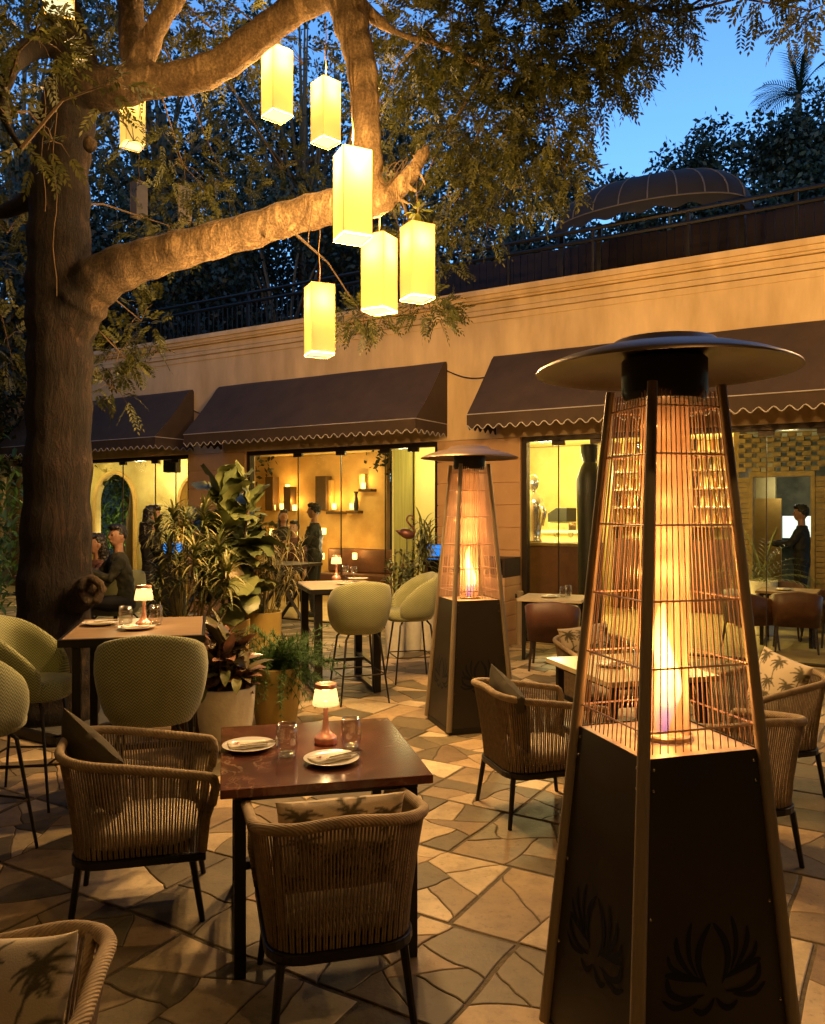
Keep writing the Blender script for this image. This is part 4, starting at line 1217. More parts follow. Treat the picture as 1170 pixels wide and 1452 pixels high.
def heater(label):
    t = thing('patio_heater', label, 'patio heater', group='pyramid patio heaters')
    ZP, ZH = 1.072, 2.19
    hs = lambda z: .285 - (.285 - .122) * (z / ZH)      # half side at height z
    for k in range(4):
        Mr = Matrix.Rotation(PI / 2 * k, 4, 'Z')
        m = MB()
        h0, h1 = hs(.05), hs(ZP)
        vs = [(-h0, -h0, .05), (h0, -h0, .05), (h1, -h1, ZP), (-h1, -h1, ZP)]
        vs += [(x * .985, y * .985, z) for x, y, z in vs]
        m.add([Mr @ Vector(v) for v in vs], [(0, 1, 2, 3), (7, 6, 5, 4), (0, 4, 5, 1), (1, 5, 6, 2), (2, 6, 7, 3), (3, 7, 4, 0)])
        p = m.build('side_panel', M_panel, t)
        # lotus cut into the panel
        m = MB()
        def strk(pts, w):
            pp = smooth_path([(a, b) for a, b in pts], 7); n = len(pp); L = []; Rr = []
            for i, q in enumerate(pp):
                d = pp[min(i + 1, n - 1)] - pp[max(i - 1, 0)]; l = math.hypot(*d) + 1e-9; nx, ny = -d[1] / l, d[0] / l
                ww = w * .95 * (.12 + math.sin(PI * (i / (n - 1)) ** .8) ** .8)
                L.append((q[0] + nx * ww, q[1] + ny * ww)); Rr.append((q[0] - nx * ww, q[1] - ny * ww))
            vs = []
            for (a, b) in L + Rr:
                z = .445 + b * 1.1; y = -hs(z) - .0015
                vs.append(Mr @ Vector((a * 1.2, y, z)))
            m.add(vs, [(i, i + 1, n + i + 1, n + i) for i in range(n - 1)])
        for s in (-1, 1):
            strk([(s * .004, .125), (s * .035, .075), (s * .042, .02), (s * .022, -.035)], .0085)
            strk([(s * .058, .135), (s * .068, .09), (s * .066, .04), (s * .048, -.005)], .006)
            strk([(s * .102, .105), (s * .100, .065), (s * .082, .025), (s * .055, -.01)], .007)
            strk([(s * .128, .06), (s * .120, .03), (s * .095, .01), (s * .062, -.012)], .006)
            strk([(s * .138, .012), (s * .105, .004), (s * .065, -.008), (s * .028, -.022)], .010)
            strk([(s * .133, .004), (s * .125, -.035), (s * .085, -.058), (s * .03, -.055)], .008)
            strk([(s * .148, -.05), (s * .115, -.075), (s * .075, -.072), (s * .05, -.064)], .007)
            strk([(s * .064, -.085), (s * .04, -.10), (s * .018, -.09), (s * .003, -.068)], .008)
        m.build('lotus_cutout', pmat('cutout_black', (.003, .003, .003), rough=.9), p)
        # corner post
        m = MB(); q = [Mr @ Vector((-hs(z) - .002, -hs(z) - .002, z)) for z in (.03, ZP, ZH + .01)]
        m.tube(q, [.024, .020, .016], 10); m.build('corner_post', M_steel, t, smooth=True)
        # guard wires of this side
        m = MB()
        for i in range(1, 15):
            u = -1 + 2 * i / 15
            m.tube([Mr @ Vector((u * hs(z) * .97, -hs(z) + .006, z)) for z in (ZP + .01, ZH - .01)], .0022, 4, caps=False)
        for z in (1.145, 1.33, 1.53, 1.76, 1.98, 2.13):
            m.tube([Mr @ Vector((s * hs(z) * .98, -hs(z) + .003, z)) for s in (-1, 1)], .0032, 5)
        m.build('wire_guard', pmat('guard_wire', (.66, .46, .36), (.54, .37, .28), rough=.42, metal=.4), t)
        m = MB()
        for z in (.33, .62, .98, 1.04):
            for s in (-1, 1): m.ell(tuple(Mr @ Vector((s * (hs(z) - .033), -hs(z) - .001, z))), (.0055, .0055, .0055), 8, 5)
        m.build('screw', M_chrome, t, smooth=True)
    m = MB(); h = hs(.03); m.b2(-h, h, -h, h, .0, .048); m.build('plinth', M_black, t, bev=.004)
    m = MB(); h = hs(ZP) - .006; m.b2(-h, h, -h, h, ZP - .03, ZP - .004)
    m.build('burner_plate', pmat('burner_plate', (.66, .50, .34), (.56, .42, .28), rough=.4, metal=.3, scale=6), t)
    m = MB(); m.lathe([(.086, ZP - .003), (.089, ZP + .012), (.082, ZP + .016), (.079, ZP + .006)], 32, capb=False, capt=False); m.build('burner_ring', M_steel, t, smooth=True)
    m = MB(); m.lathe([(.077, ZP + .004), (.077, ZH + .02)], 40, capb=False, capt=False); m.build('glass_tube', M_heattube, t, smooth='all')
    m = MB()
    def fl(u, v):
        a = 2 * PI * u
        r = (.034 * (1 - v) ** .55 * (.55 + .9 * min(1, v * 3))) if v < 1 else 0
        return (r * math.cos(a) * (1 + .25 * math.sin(3 * a + v * 7)) + .010 * math.sin(v * 6), r * math.sin(a) + .008 * math.sin(v * 9 + 1), ZP + .01 + .43 * v)
    m.grid(fl, 24, 26, closeu=True); m.build('flame', M_flame, t, smooth='all')
    m = MB(); m.lathe([(.125, ZH - .03), (.135, ZH - .005), (.135, ZH + .10), (.12, ZH + .115)], 36); m.build('heater_head', M_black, t, smooth=True)
    m = MB(); rz_ = 2.275
    pr = [(.02, rz_ + .085), (.16, rz_ + .078), (.19, rz_ + .052), (.26, rz_ + .040), (.345, rz_ + .014), (.398, rz_ - .008), (.411, rz_ - .016), (.413, rz_ - .022), (.407, rz_ - .022), (.39, rz_ - .012), (.33, rz_ + .014), (.15, rz_ + .034), (.02, rz_ + .036)]
    m.lathe(pr, 64); m.build('reflector', pmat('reflector_metal', (.15, .105, .07), (.10, .07, .045), rough=.4, metal=.8, scale=2), t, smooth=True)
    return t
HF = Vector((.818, 2.635, 0)); HB = Vector((.482, 6.87, 0))
h0 = heater('tall front patio heater at the right, cut by the lower edge')
h0.location = HF; h0.rotation_euler = (0, 0, R(16.4))
h1 = dup(h0, HB, R(17), 'farther patio heater standing whole near the wall')
for k, h in enumerate((HF, HB)):
    for zz, pw in ((1.17, 4.2), (1.27, 4.6), (1.37, 4), (1.48, 2.8), (1.60, 1.8), (1.72, 1.2), (1.84, .9), (1.96, .55), (2.08, .4)):
        lamp('flame_light', (h.x, h.y, zz), pw, (1, .54, .22), 0.0)

# ------------------------------------------------------------------ potted plants
def leaf(mb, base, d, L, W, droop, seg=6, shape='oval', fold=.25, twist=0.0):
    p = Vector(base); d = Vector(d).normalized(); ring = []
    sd = d.cross(Vector((0, 0, 1)))
    if sd.length < .05: sd = Vector((1, 0, 0))
    sd.normalize(); sd = Matrix.Rotation(twist, 3, d) @ sd
    for i in range(seg + 1):
        t = i / seg
        if shape == 'oval': w = W * (math.sin(PI * min(1, .06 + t * .94)) ** .75) * (1 - .25 * t)
        elif shape == 'round': w = W * (math.sin(PI * min(.97, .10 + t * .88)) ** .5) * (.75 + .35 * t)
        else: w = W * (1 - t) ** .6 * min(1, .5 + t * 4)
        up = sd.cross(d).normalized()
        ring.append((p + sd * w + up * w * fold, p.copy(), p - sd * w + up * w * fold))
        p = p + d * (L / seg)
        d = (d + Vector((0, 0, -droop / seg))).normalized()
    vs = [v for r in ring for v in r]
    fs = []
    for i in range(seg):
        a = i * 3; fs += [(a, a + 1, a + 4, a + 3), (a + 1, a + 2, a + 5, a + 4)]
    mb.add(vs, fs)

def pot(t, prof, mat, soilz, soilr):
    m = MB(); m.lathe(prof, 36, capt=False); m.build('pot', mat, t, smooth=True)
    m = MB(); m.lathe([(soilr, soilz), (soilr * .5, soilz + .012), (.001, soilz + .015)], 24, capb=False, capt=False); m.build('soil', M_soil, t, smooth=True)

def rdir(rn, lo, hi):
    a = rn.uniform(0, 2 * PI); e = R(rn.uniform(lo, hi)); return Vector((math.cos(a) * math.cos(e), math.sin(a) * math.cos(e), math.sin(e)))

rn = random.Random(3)
# rubber plant in the pale concrete pot
t = thing('rubber_plant', 'dark red rubber plant in a pale concrete pot behind the marble table', 'potted plant', (-1.43, 6.20, 0))
pot(t, [(.14, 0), (.17, .02), (.205, .2), (.222, .36), (.226, .465), (.222, .472), (.208, .472), (.204, .40)], M_pot_white, .43, .206)
m = MB(); sm = MB()
for i in range(24):
    a = rn.uniform(0, 2 * PI); r0 = rn.uniform(0, .17); bx, by = r0 * math.cos(a), r0 * math.sin(a)
    ln = rn.uniform(.16, .50); top = Vector((bx + .5 * r0 * math.cos(a) + rn.uniform(-.1, .1), by + .5 * r0 * math.sin(a), .43 + ln))
    sm.tube([(bx, by, .42), top], [.008, .005], 5)
    for k in range(10):
        z = rn.uniform(.2, 1); p = Vector((bx, by, .43)).lerp(top, z); d = rdir(rn, -15 + 50 * z, 20 + 55 * z)
        leaf(m, p, d, rn.uniform(.17, .27), rn.uniform(.042, .06), rn.uniform(.3, 1.2), 6, 'oval', .18, rn.uniform(-.5, .5))
sm.build('stem', M_twig, t); m.build('foliage', M_rubber, t, smooth='all')
for bx, by, bz in ((.05, -.20, .62), (.13, -.19, .56), (-.12, -.2, .50)):
    m = MB(); leaf(m, (bx, by, bz), (.1, -.6, .1), .17, .042, 2.4, 6, 'oval', .2); m.build('variegated_leaf', M_varieg, t, smooth='all')
# asparagus fern
t = thing('fern_plant', 'feathery green fern in a tall ochre pot behind the marble table', 'potted plant', (-1.13, 6.72, 0))
pot(t, [(.13, 0), (.16, .02), (.195, .25), (.208, .45), (.210, .52), (.198, .525), (.192, .45)], M_pot_yel, .48, .195)
vv = []; qq = []
m = MB()
for i in range(150):
    d = rdir(rn, -5, 70); p = Vector((rn.uniform(-.1, .1), rn.uniform(-.1, .1), .48)); L = rn.uniform(.32, .58); pts = []
    for k in range(9):
        pts.append(p.copy()); p = p + d * (L / 8); d = (d + Vector((0, 0, -.16))).normalized()
    m.tube(pts, .0025, 3, caps=False)
    for k in range(1, 9):
        for j in range(13):
            q = rdir(rn, -40, 60); leaf(m, pts[k], (q + (pts[k] - pts[k - 1]).normalized() * .9), rn.uniform(.06, .10) * (1.15 - k / 14), .008, .3, 1, 'blade', 0)
m.build('foliage', M_fern, t)
# brown pot with dark leaves
t = thing('leafy_plant', 'dark leafy plant in a tall brown pot beside the oak bar table', 'potted plant', (-1.80, 6.55, 0))
pot(t, [(.12, 0), (.14, .02), (.165, .4), (.175, .70), (.165, .705), (.16, .6)], M_pot_brown, .66, .165)
m = MB()
for i in range(60): leaf(m, (rn.uniform(-.08, .08), rn.uniform(-.08, .08), .66 + rn.uniform(0, .12)), rdir(rn, 10, 70), rn.uniform(.14, .24), .04, 1.0, 5, 'oval', .2)
m.build('foliage', M_rubber, t, smooth='all')
# fiddle leaf plant
t = thing('fiddle_leaf_plant', 'tall plant with huge ruffled green leaves in a wide ochre pot', 'potted plant', (-1.80, 7.85, 0))
pot(t, [(.16, 0), (.18, .02), (.205, .35), (.225, .70), (.225, .76), (.212, .765), (.205, .7)], M_pot_yel, .72, .208)
sm = MB(); m = MB()
for (bx, by, h) in ((-.04, 0, 2.02), (.10, .03, 1.85), (.0, .08, 1.6)):
    pts = [Vector((bx, by, .7)).lerp(Vector((bx * 1.8 + .02, by, h)), q) + Vector((.02 * math.sin(q * 5 + h), 0, 0)) for q in np.linspace(0, 1, 8)]
    sm.tube(pts, .014, 6)
    for k in range(34):
        f = rn.uniform(.22, 1.0); p = pts[0].lerp(pts[-1], f); d = rdir(rn, -10 + 60 * (f - .3), 35 + 45 * f)
        L = rn.uniform(.28, .44); leaf(m, p + d * .05, d, L, L * rn.uniform(.30, .37), rn.uniform(.5, 1.5), 9, 'round', rn.uniform(.05, .22), rn.uniform(-.5, .5))
leaf(m, (.05, -.02, 1.93), (.15, -.2, 1), .34, .105, -.1, 8, 'round', .1)
for v in range(len(m.v)):
    x, y, z = m.v[v]; m.v[v] = (x + .012 * math.sin(z * 60 + x * 40), y + .012 * math.sin(x * 55), z + .016 * math.sin(x * 48 + y * 52))
sm.build('stem', M_twig, t); m.build('foliage', M_ficus, t, smooth='all')
m = MB(); leaf(m, (.08, -.17, 1.33), (.18, -.3, -.5), .36, .115, 1.0, 9, 'round', .1)
o = m.build('yellowed_leaf', M_yleaf, t, smooth='all'); o['label'] = 'single drooping yellowed leaf'
# bamboo-like stems with grassy heads
t = thing('grassy_plant', 'thin stemmed plant with straw coloured grassy heads in ochre pot', 'potted plant', (-1.53, 8.3, 0))
pot(t, [(.14, 0), (.155, .02), (.18, .4), (.19, .78), (.178, .785), (.172, .7)], M_pot_yel, .74, .175)
sm = MB(); m = MB()
for i in range(26):
    a = rn.uniform(0, 2 * PI); r0 = rn.uniform(0, .14); b = Vector((r0 * math.cos(a), r0 * math.sin(a), .74)); e = Vector((b.x * 2.6 + rn.uniform(-.05, .12), b.y * 2.4, rn.uniform(1.2, 1.62)))
    sm.tube([b, b.lerp(e, .5) + Vector((0, 0, .04)), e], .005, 4)
    for k in range(26): leaf(m, e - Vector((0, 0, rn.uniform(0, .22))), rdir(rn, -20, 80), rn.uniform(.14, .30), .007, rn.uniform(1.4, 2.8), 5, 'blade', .1)
sm.build('stem', M_straw, t); m.build('foliage', M_straw, t)
# variegated dracaenas
def dracaena(label, loc, heads, potmat, zpot, name='variegated_plant'):
    t = thing(name, label, 'potted plant', loc, 0)
    pot(t, [(.14, 0), (.155, .02), (.18, zpot * .5), (.19, zpot), (.178, zpot + .005), (.172, zpot - .06)], potmat, zpot - .04, .175)
    sm = MB(); m = MB()
    for (x, y, z, s) in heads:
        b = Vector((x * .15, y * .15, zpot - .04)); e = Vector((x, y, z)); sm.tube([b, b.lerp(e, .5) + Vector((0, 0, .06)), e], .009, 5)
        for k in range(70):
            f = k / 70; leaf(m, e - Vector((0, 0, .16 * (1 - f))), rdir(rn, -15 + 70 * f, 20 + 65 * f), rn.uniform(.17, .28) * s, .0135 * s, rn.uniform(.8, 2.2), 5, 'blade', .25)
    sm.build('stem', M_straw, t); m.build('foliage', M_varieg, t)
    return t
def heads_px(loc, Y, lst):
    out = []
    for (px, py, s) in lst:
        yy = Y + rn.uniform(-.25, .2); q = D(px, py, yy); out.append((q.x - loc[0], q.y - loc[1], q.z, s))
    return out
L1 = (-2.22, 7.75, 0)
dracaena('bushy variegated plant with yellow edged leaves left of the fiddle leaf plant', L1, heads_px(L1, 7.7, [(222, 742, 1), (246, 728, 1), (268, 760, 1.1), (240, 775, 1), (228, 812, 1), (258, 806, 1.1), (285, 840, .9), (224, 848, .9), (290, 722, 1.1), (262, 735, 1)]), M_pot_yel, .78)
L2 = (-2.0, 7.45, 0)
dracaena('smaller variegated plant with striped leaves in front of the fiddle leaf plant', L2, heads_px(L2, 7.4, [(300, 795, 1.2), (322, 808, 1.1), (288, 815, 1.0), (275, 778, 1.0), (310, 770, 1.0), (318, 838, .8)]), M_pot_yel, .70)
# plants by the host counter
def leafy_px(name, label, px, py0, py1, Y, wpx, mat, L, W, n, zpot=.5):
    c = D(px, py0, Y); t = thing(name, label, 'potted plant', (c.x, c.y, 0))
    pot(t, [(.10, 0), (.11, .02), (.13, zpot - .02), (.135, zpot), (.125, zpot), (.12, zpot - .05)], M_pot_white, zpot - .04, .12)
    zt = D(px, py1, Y).z; zb = D(px, py0, Y).z; w = wpx / F * Y
    sm = MB(); m = MB()
    for i in range(9):
        e = Vector((rn.uniform(-w, w), rn.uniform(-w, w) * .6, rn.uniform(zb + .3 * (zt - zb), zt))); b = Vector((e.x * .2, e.y * .2, zpot - .05))
        sm.tube([b, b.lerp(e, .5) + Vector((0, 0, .05)), e], .007, 5)
        for k in range(n):
            f = rn.uniform(.35, 1); leaf(m, b.lerp(e, f), rdir(rn, -20, 70), L * rn.uniform(.7, 1.2), W, rn.uniform(.8, 2), 5, 'blade' if W < .02 else 'oval', .2)
    sm.build('stem', M_twig, t); m.build('foliage', mat, t)
leafy_px('dracaena_plant', 'dark strappy plant beside the wall at the blue screen', 603, 790, 728, 10.6, 12, M_ficus, .34, .018, 14, .9)
leafy_px('leafy_shrub', 'low twiggy shrub left of the host counter', 560, 835, 775, 10.1, 16, M_ficus, .12, .02, 16, .6)
leafy_px('leafy_shrub', 'small leafy shrub right beside the flamingo ornament', 585, 825, 770, 10.5, 14, M_ficus, .13, .024, 16, .6)
t = thing('leafy_bush', 'dim green bush at the left edge behind the tree trunk', 'bush', (-6.6, 11.5, 0))
m = MB()
for i in range(1500):
    d = rdir(rn, -10, 90); leaf(m, d * rn.uniform(.5, 1) * 1.2 + Vector((rn.uniform(-.6, .6), 0, .7 + rn.uniform(-.4, .9))), rdir(rn, -40, 70), rn.uniform(.12, .24), .035, 1, 3, 'oval', .2)
m.build('foliage', M_fern, t)
m = MB(); m.tube([(0, 0, 0), (.05, 0, .9)], .05, 6); m.build('stem', M_twig, t)
bush0 = t
for k, (bx, by, lb) in enumerate(((-9.6, 13.2, 'tall garden bush against the added left wall, nearest the doors'), (-9.9, 10.4, 'tall garden bush in the middle of the added left wall'), (-9.3, 15.6, 'tall garden bush at the far end of the added left wall'))):
    dup(bush0, (bx, by, 0), k * 1.3, lb).scale = (1.5, 1.5, 1.7)
# tall garden plants seen through the arch
for k, (px, Y, lb) in enumerate(((140, 20.6, 'tall green plant seen through the arch, at the left'), (180, 20.2, 'tall green plant seen through the arch, at the right'))):
    c = D(px, 760, Y); t = thing('garden_plant', lb, 'plant', (c.x, c.y, 0)); m = MB()
    for i in range(900): leaf(m, (rn.gauss(0, .6), rn.gauss(0, .3), rn.uniform(.3, 2.9)), rdir(rn, -20, 70), rn.uniform(.2, .4), .03, 1.5, 4, 'oval', .2)
    m.build('foliage', M_fern, t); m = MB(); m.tube([(0, 0, 0), (0, 0, 2.2)], .03, 6); m.build('stem', M_twig, t)
# palm in the bar room
c = wl_pt(1082, 800, 2.4); t = thing('potted_palm', 'dark potted palm inside, left of the doorway screen', 'potted plant', c)
pot(t, [(.14, 0), (.16, .02), (.19, .5), (.2, .8), (.19, .8), (.18, .7)], M_pot_white, .76, .185)
m = MB()
for i in range(22):
    d = rdir(rn, 20, 85); p = Vector((0, 0, .76)); pts = []
    for k in range(10): pts.append(p.copy()); p = p + d * .08; d = (d + Vector((0, 0, -.13))).normalized()
    m.tube(pts, .004, 3, caps=False)
    for k in range(2, 10):
        for s in (-1, 1):
            dd = (pts[k] - pts[k - 1]).normalized(); sd = dd.cross(Vector((0, 0, 1))); leaf(m, pts[k], dd * .7 + sd * s, .2, .008, .8, 3, 'blade', 0)
m.build('foliage', M_ficus, t)

# ------------------------------------------------------------------ host counter, tablets, ornament
xa, _ = WL(599, 800, -.55); xb, _ = WL(716, 800, -.55); zt = WL(620, 815, -.55)[1]; zt2 = WL(620, 792, -.55)[1]
t = thing('host_counter', 'tan clad host counter with a dark open shelf under a tablet', 'counter', WP((xa + xb) / 2, -.3, 0), WROT); w = (xb - xa) / 2
m = MB(); z = .0
while z < zt - .02: m.b2(-w, w, -.26, .26, z + .01, min(z + .2, zt) - .002); z += .2
m.b2(-w + .01, w - .01, -.245, .25, 0, zt - .003); m.build('base', M_siding, t, bev=.004)
m = MB(); m.b2(-w, -w + .03, -.26, .26, zt, zt2); m.b2(w - .03, w, -.26, .26, zt, zt2); m.b2(-w, w, -.26, .26, zt2, zt2 + .03); m.b2(-w + .03, w - .03, .2, .25, zt, zt2); m.build('shelf_box', M_wood_dark, t)
def tablet(label, loc, rz, tilt, w=.30, h=.21):
    t = thing('tablet', label, 'tablet', loc, rz); Mx = Matrix.Rotation(tilt, 4, 'X')
    m = MB(); m.box(0, 0, 0, w, .012, h, 0, Mx); m.build('case', M_black, t, bev=.003)
    m = MB(); m.box(0, 0, 0, w * .92, .002, h * .9, 0, Mx @ Matrix.Translation((0, -.0075, 0))); m.build('screen', M_screen, t)
    m = MB(); m.tube([(0, .02, -.02), (0, .06, -.15)], .015, 6); m.build('stand', M_black, t)
tablet('tablet with a blue screen on the host counter by the far heater', WP(*[WL(614, 783, -.45)[0], -.45, WL(614, 783, -.45)[1]]), WROT - R(8), R(-28), .30, .25)
tablet('tablet with a blue screen glowing beside the variegated plant', D(246, 778, 10.0), R(20), R(-40), .26, .17)
t = thing('tablet_podium', 'slim black podium under the left hand tablet', 'podium', D(246, 800, 10.1) * Vector((1, 1, 0)) if False else Vector((D(246, 800, 10.12).x, 10.12, 0)))
m = MB(); m.b2(-.13, .13, -.1, .1, 0, 1.12); m.build('body', M_black, t, bev=.01); m = MB(); m.b2(-.17, .17, -.14, .14, 1.122, 1.15); m.build('top', M_black, t, bev=.005)
c = D(577, 757, 10.7); t = thing('flamingo_ornament', 'bronze flamingo garden ornament on a stake before the pale wall', 'ornament', (c.x, c.y, 0)); M_br = pmat('bronze_pink', (.20, .08, .06), rough=.4, metal=.5)
m = MB(); m.ell((0, 0, c.z), (.11, .055, .065), 16, 10, Matrix.Rotation(R(18), 3, 'Y')); m.tube([(-.07, 0, c.z + .01), (-.15, 0, c.z + .045)], [.04, .004], 8); m.build('body', M_br, t, smooth='all')
m = MB(); P = smooth_path([(.09, c.z - .01), (.10, c.z + .05), (.04, c.z + .12), (.0, c.z + .18), (.02, c.z + .235), (.07, c.z + .235), (.085, c.z + .19)], 5); m.tube([(a, 0, b) for a, b in P], [.016 - .007 * i / len(P) for i in range(len(P))], 8)
m.ell((.078, 0, c.z + .205), (.02, .014, .024)); m.build('neck', M_br, t, smooth='all'); m = MB(); m.tube([(.0, 0, 0), (0, 0, c.z - .05)], .008, 5); m.build('stake', M_dark, t)
c = G(573, 903); m = MB(); m.lathe([(.10, 0), (.125, .02), (.145, .15), (.14, .30), (.13, .31), (.12, .26), (.001, .25)], 28, capt=False)
tag(m.build('stone_pot', M_pot_white, None, smooth=True, loc=(c.x, c.y + .1, 0)), 'empty pale stone pot on the floor beneath the far stool', 'pot')
c = G(737, 917); t = thing('barrier_post', 'short stainless post beside the right hand window', 'post', (c.x, c.y, 0)); m = MB(); m.lathe([(.12, 0), (.12, .02), (.045, .03), (.045, .70), (.05, .71), (.05, .74), (.03, .75)], 20); m.build('post', M_steel, t, smooth=True); m = MB(); m.tube([(-.06, 0, .68), (.06, 0, .68)], .03, 8); m.build('belt_head', M_black, t)

# speaker in the left window
x, z = WL(244, 659, -.25) if False else WL(244, 659, .5)
t = thing('wall_speaker', 'black box speaker hung under the ceiling in the left window', 'speaker', WP(x, .5, z), WROT + R(25))
m = MB(); m.b2(-.13, .13, -.12, .12, -.15, .15); m.build('cabinet', M_black, t, bev=.01); m = MB(); m.b2(-.11, .11, -.126, -.121, -.13, .13); m.build('grille', M_dark, t); m = MB(); m.tube([(0, .05, .15), (0, .05, 3.1 - z)], .012, 6); m.build('bracket', M_dark, t)

# ------------------------------------------------------------------ interior props
# candle shelves and niches on the gold wall
def shelfbox(px0, px1, py0, py1, mat, label, cat, name, y0=.22):
    (x0, z1), (x1, z0) = WL(px0, py0, yB - y0), WL(px1, py1, yB - y0)
    z0 = WL((px0 + px1) / 2, py1, yB - y0)[1]; z1 = WL((px0 + px1) / 2, py0, yB - y0)[1]
    m = MB(); m.b2(-(x1 - x0) / 2, (x1 - x0) / 2, 0, y0 - .005, 0, z1 - z0)
    o = m.build(name, mat, None, bev=.006, loc=WP((x0 + x1) / 2, yB - y0, z0), rz=WROT)
    return tag(o, label, cat, 'dark wall blocks behind the candles')
M_dkpanel = pmat('umber_panel', (.10, .06, .025), (.07, .04, .015), rough=.6)
for i, (a, b, c_, d_, l) in enumerate(((376, 387, 676, 724, 'narrow hanging dark block leftmost on the gold wall'), (402, 412, 690, 725, 'dark wall block under the upper left candle'), (447, 462, 675, 724, 'tall dark wall block above the waiter'), (508, 526, 693, 697, 'thin dark ledge below the upper right candle'), (462, 484, 725, 729, 'thin dark ledge below the middle candle'), (490, 507, 724, 728, 'thin dark ledge at the black vase'))):
    shelfbox(a, b, c_, d_, M_dkpanel, l, 'wall block', 'wall_block' if d_ - c_ > 10 else 'wall_ledge')
shelfbox(509, 517, 672, 692, M_yelwall, 'pale upright block behind the upper right candle', 'wall block', 'wall_block', .12)
shelfbox(463, 470, 681, 724, M_goldwall, 'golden upright block right of the tall dark block', 'wall block', 'wall_block', .12)
x, _ = WL(505, 720, yB - .12); z0 = WL(505, 724, yB - .12)[1]
m = MB(); m.lathe([(.04, 0), (.06, .08), (.05, .22), (.03, .30), (.035, .36), (.06, .42)], 16); tag(m.build('black_vase', M_black, None, smooth=True, loc=WP(x, yB - .12, z0)), 'black figure shaped vase on the gold wall', 'vase')
cand = [(408, 690), (388, 719), (400, 717), (418, 719), (474, 717), (499, 717), (515, 688), (457, 788), (503, 788), (385, 754), (420, 754), (459, 753)]
cdl = ['candle on the upper left dark block', 'candle at the far left of the gold wall', 'candle in a dark cup on the left', 'candle left of the waiter on the wall', 'candle on the middle ledge', 'candle left of the black vase', 'candle on the upper right ledge', 'low candle beside the waiter', 'low candle at the foot of the gold wall', 'candle on a table left of the waiter', 'candle on a table before the seated guests', 'candle just right of the waiter']
for (px, py), lb in zip(cand, cdl):
    yy = yB - .14 if py < 740 else (yB - .35 if py > 770 else 2.6)
    x, z = WL(px, py + 5, yy)
    t = thing('candle_glass', lb, 'candle', WP(x, yy, z), 0, 'candle glasses inside the golden room')
    m = MB(); m.lathe([(.045, 0), (.05, .01), (.052, .13), (.046, .13), (.04, .02)], 14, capt=False); m.build('glass', M_candle, t, smooth=True)
    m = MB(); m.lathe([(.03, .015), (.03, .07)], 10); m.build('wax', M_candle, t)
    lamp('candle_light', WP(x, yy - .06, z + .22), 3.2 if py < 740 else 4, (1, .50, .11), .03)
# banquette below the gold wall, indoor tables
xa, _ = WL(452, 800, yB - .5); xb, _ = WL(600, 800, yB - .5); 
t = thing('banquette', 'long brown leather banquette below the gold wall', 'bench', WP((xa + xb) / 2, yB - .3, 0), WROT); w = (xb - xa) / 2
m = MB(); m.b2(-w, w, -.25, .25, .1, .48); m.build('seat', M_leather, t, bev=.03); m = MB(); m.b2(-w, w, .12, .26, .482, 1.0); m.build('backrest', M_leather, t, bev=.03)
table('dim table beside the waiter inside the golden room', wl_pt(400, 850, 2.6), -31, 1.6, .7, .98, M_wood_dark)
# bar counter, statue, totem
xa, _ = WL(743, 800, .9); xb, _ = WL(836, 800, .9); zt = WL(790, 770, .9)[1]
t = thing('bar_counter', 'dark brown bar counter with a bright top inside the right window', 'counter', WP((xa + xb) / 2, 1.2, 0), WROT); w = (xb - xa) / 2
m = MB(); m.b2(-w, w, -.3, .3, 0, zt - .05); m.build('front', M_leather, t, bev=.01); m = MB(); m.b2(-w - .02, w + .02, -.33, .33, zt - .049, zt); m.build('top', M_brickyel, t, bev=.006)
x, _ = WL(757, 720, 1.15); t = thing('silver_bust', 'shiny silver mannequin bust on the bar counter', 'statue', WP(x, 1.15, zt), WROT - R(20)); M_sil = pmat('silver_white', (.85, .8, .7), rough=.18, metal=.85, scale=3)
m = MB()
m.lathe([(.12, 0), (.125, .02), (.10, .05), (.115, .2), (.15, .42), (.17, .58), (.12, .68), (.05, .73), (.045, .79)], 24); m.ell((0, -.02, .90), (.085, .10, .125), 20, 14); m.ell((0, -.12, .885), (.015, .03, .03), 8, 6)
for s in (-1, 1): m.tube([(s * .14, 0, .6), (s * .2, .0, .45), (s * .19, -.03, .25)], [.055, .05, .035], 10)
o = m.build('bust', M_sil, t, smooth='all')
x, _ = WL(836, 720, .7); t = thing('dark_torso_sculpture', 'tall black torso shaped sculpture inside the right window', 'sculpture', WP(x, .7, 0), WROT)
m = MB(); m.lathe([(.16, 0), (.17, .05), (.16, .9), (.165, 1.5), (.18, 2.0), (.185, 2.25), (.13, 2.42), (.09, 2.50), (.12, 2.62), (.13, 2.75)], 24); m.build('body', M_black, t, smooth=True)
m = MB(); m.lathe([(.24, 0), (.24, .04), (.18, .045)], 24); m.build('plinth', M_black, t)
xa, z1 = WL(770, 752, 3.2); xb, _ = WL(832, 752, 3.2); w = (xb - xa) / 2
t = thing('side_counter', 'pale lit side counter at the back of the bar, left of the black sculpture', 'counter', WP((xa + xb) / 2, 3.4, 0), WROT)
m = MB(); m.b2(-w, w, -.25, .25, 0, z1 - .05); m.build('front', M_palewall, t); m = MB(); m.b2(-w - .03, w + .03, -.28, .28, z1 - .049, z1); m.build('top', M_porcelain, t, bev=.006)
c = WP((xa + xb) / 2 - .12, 3.4, z1 + .002); t = thing('coffee_machine', 'black machine with a sloped hood on the pale side counter', 'coffee machine', c, WROT)
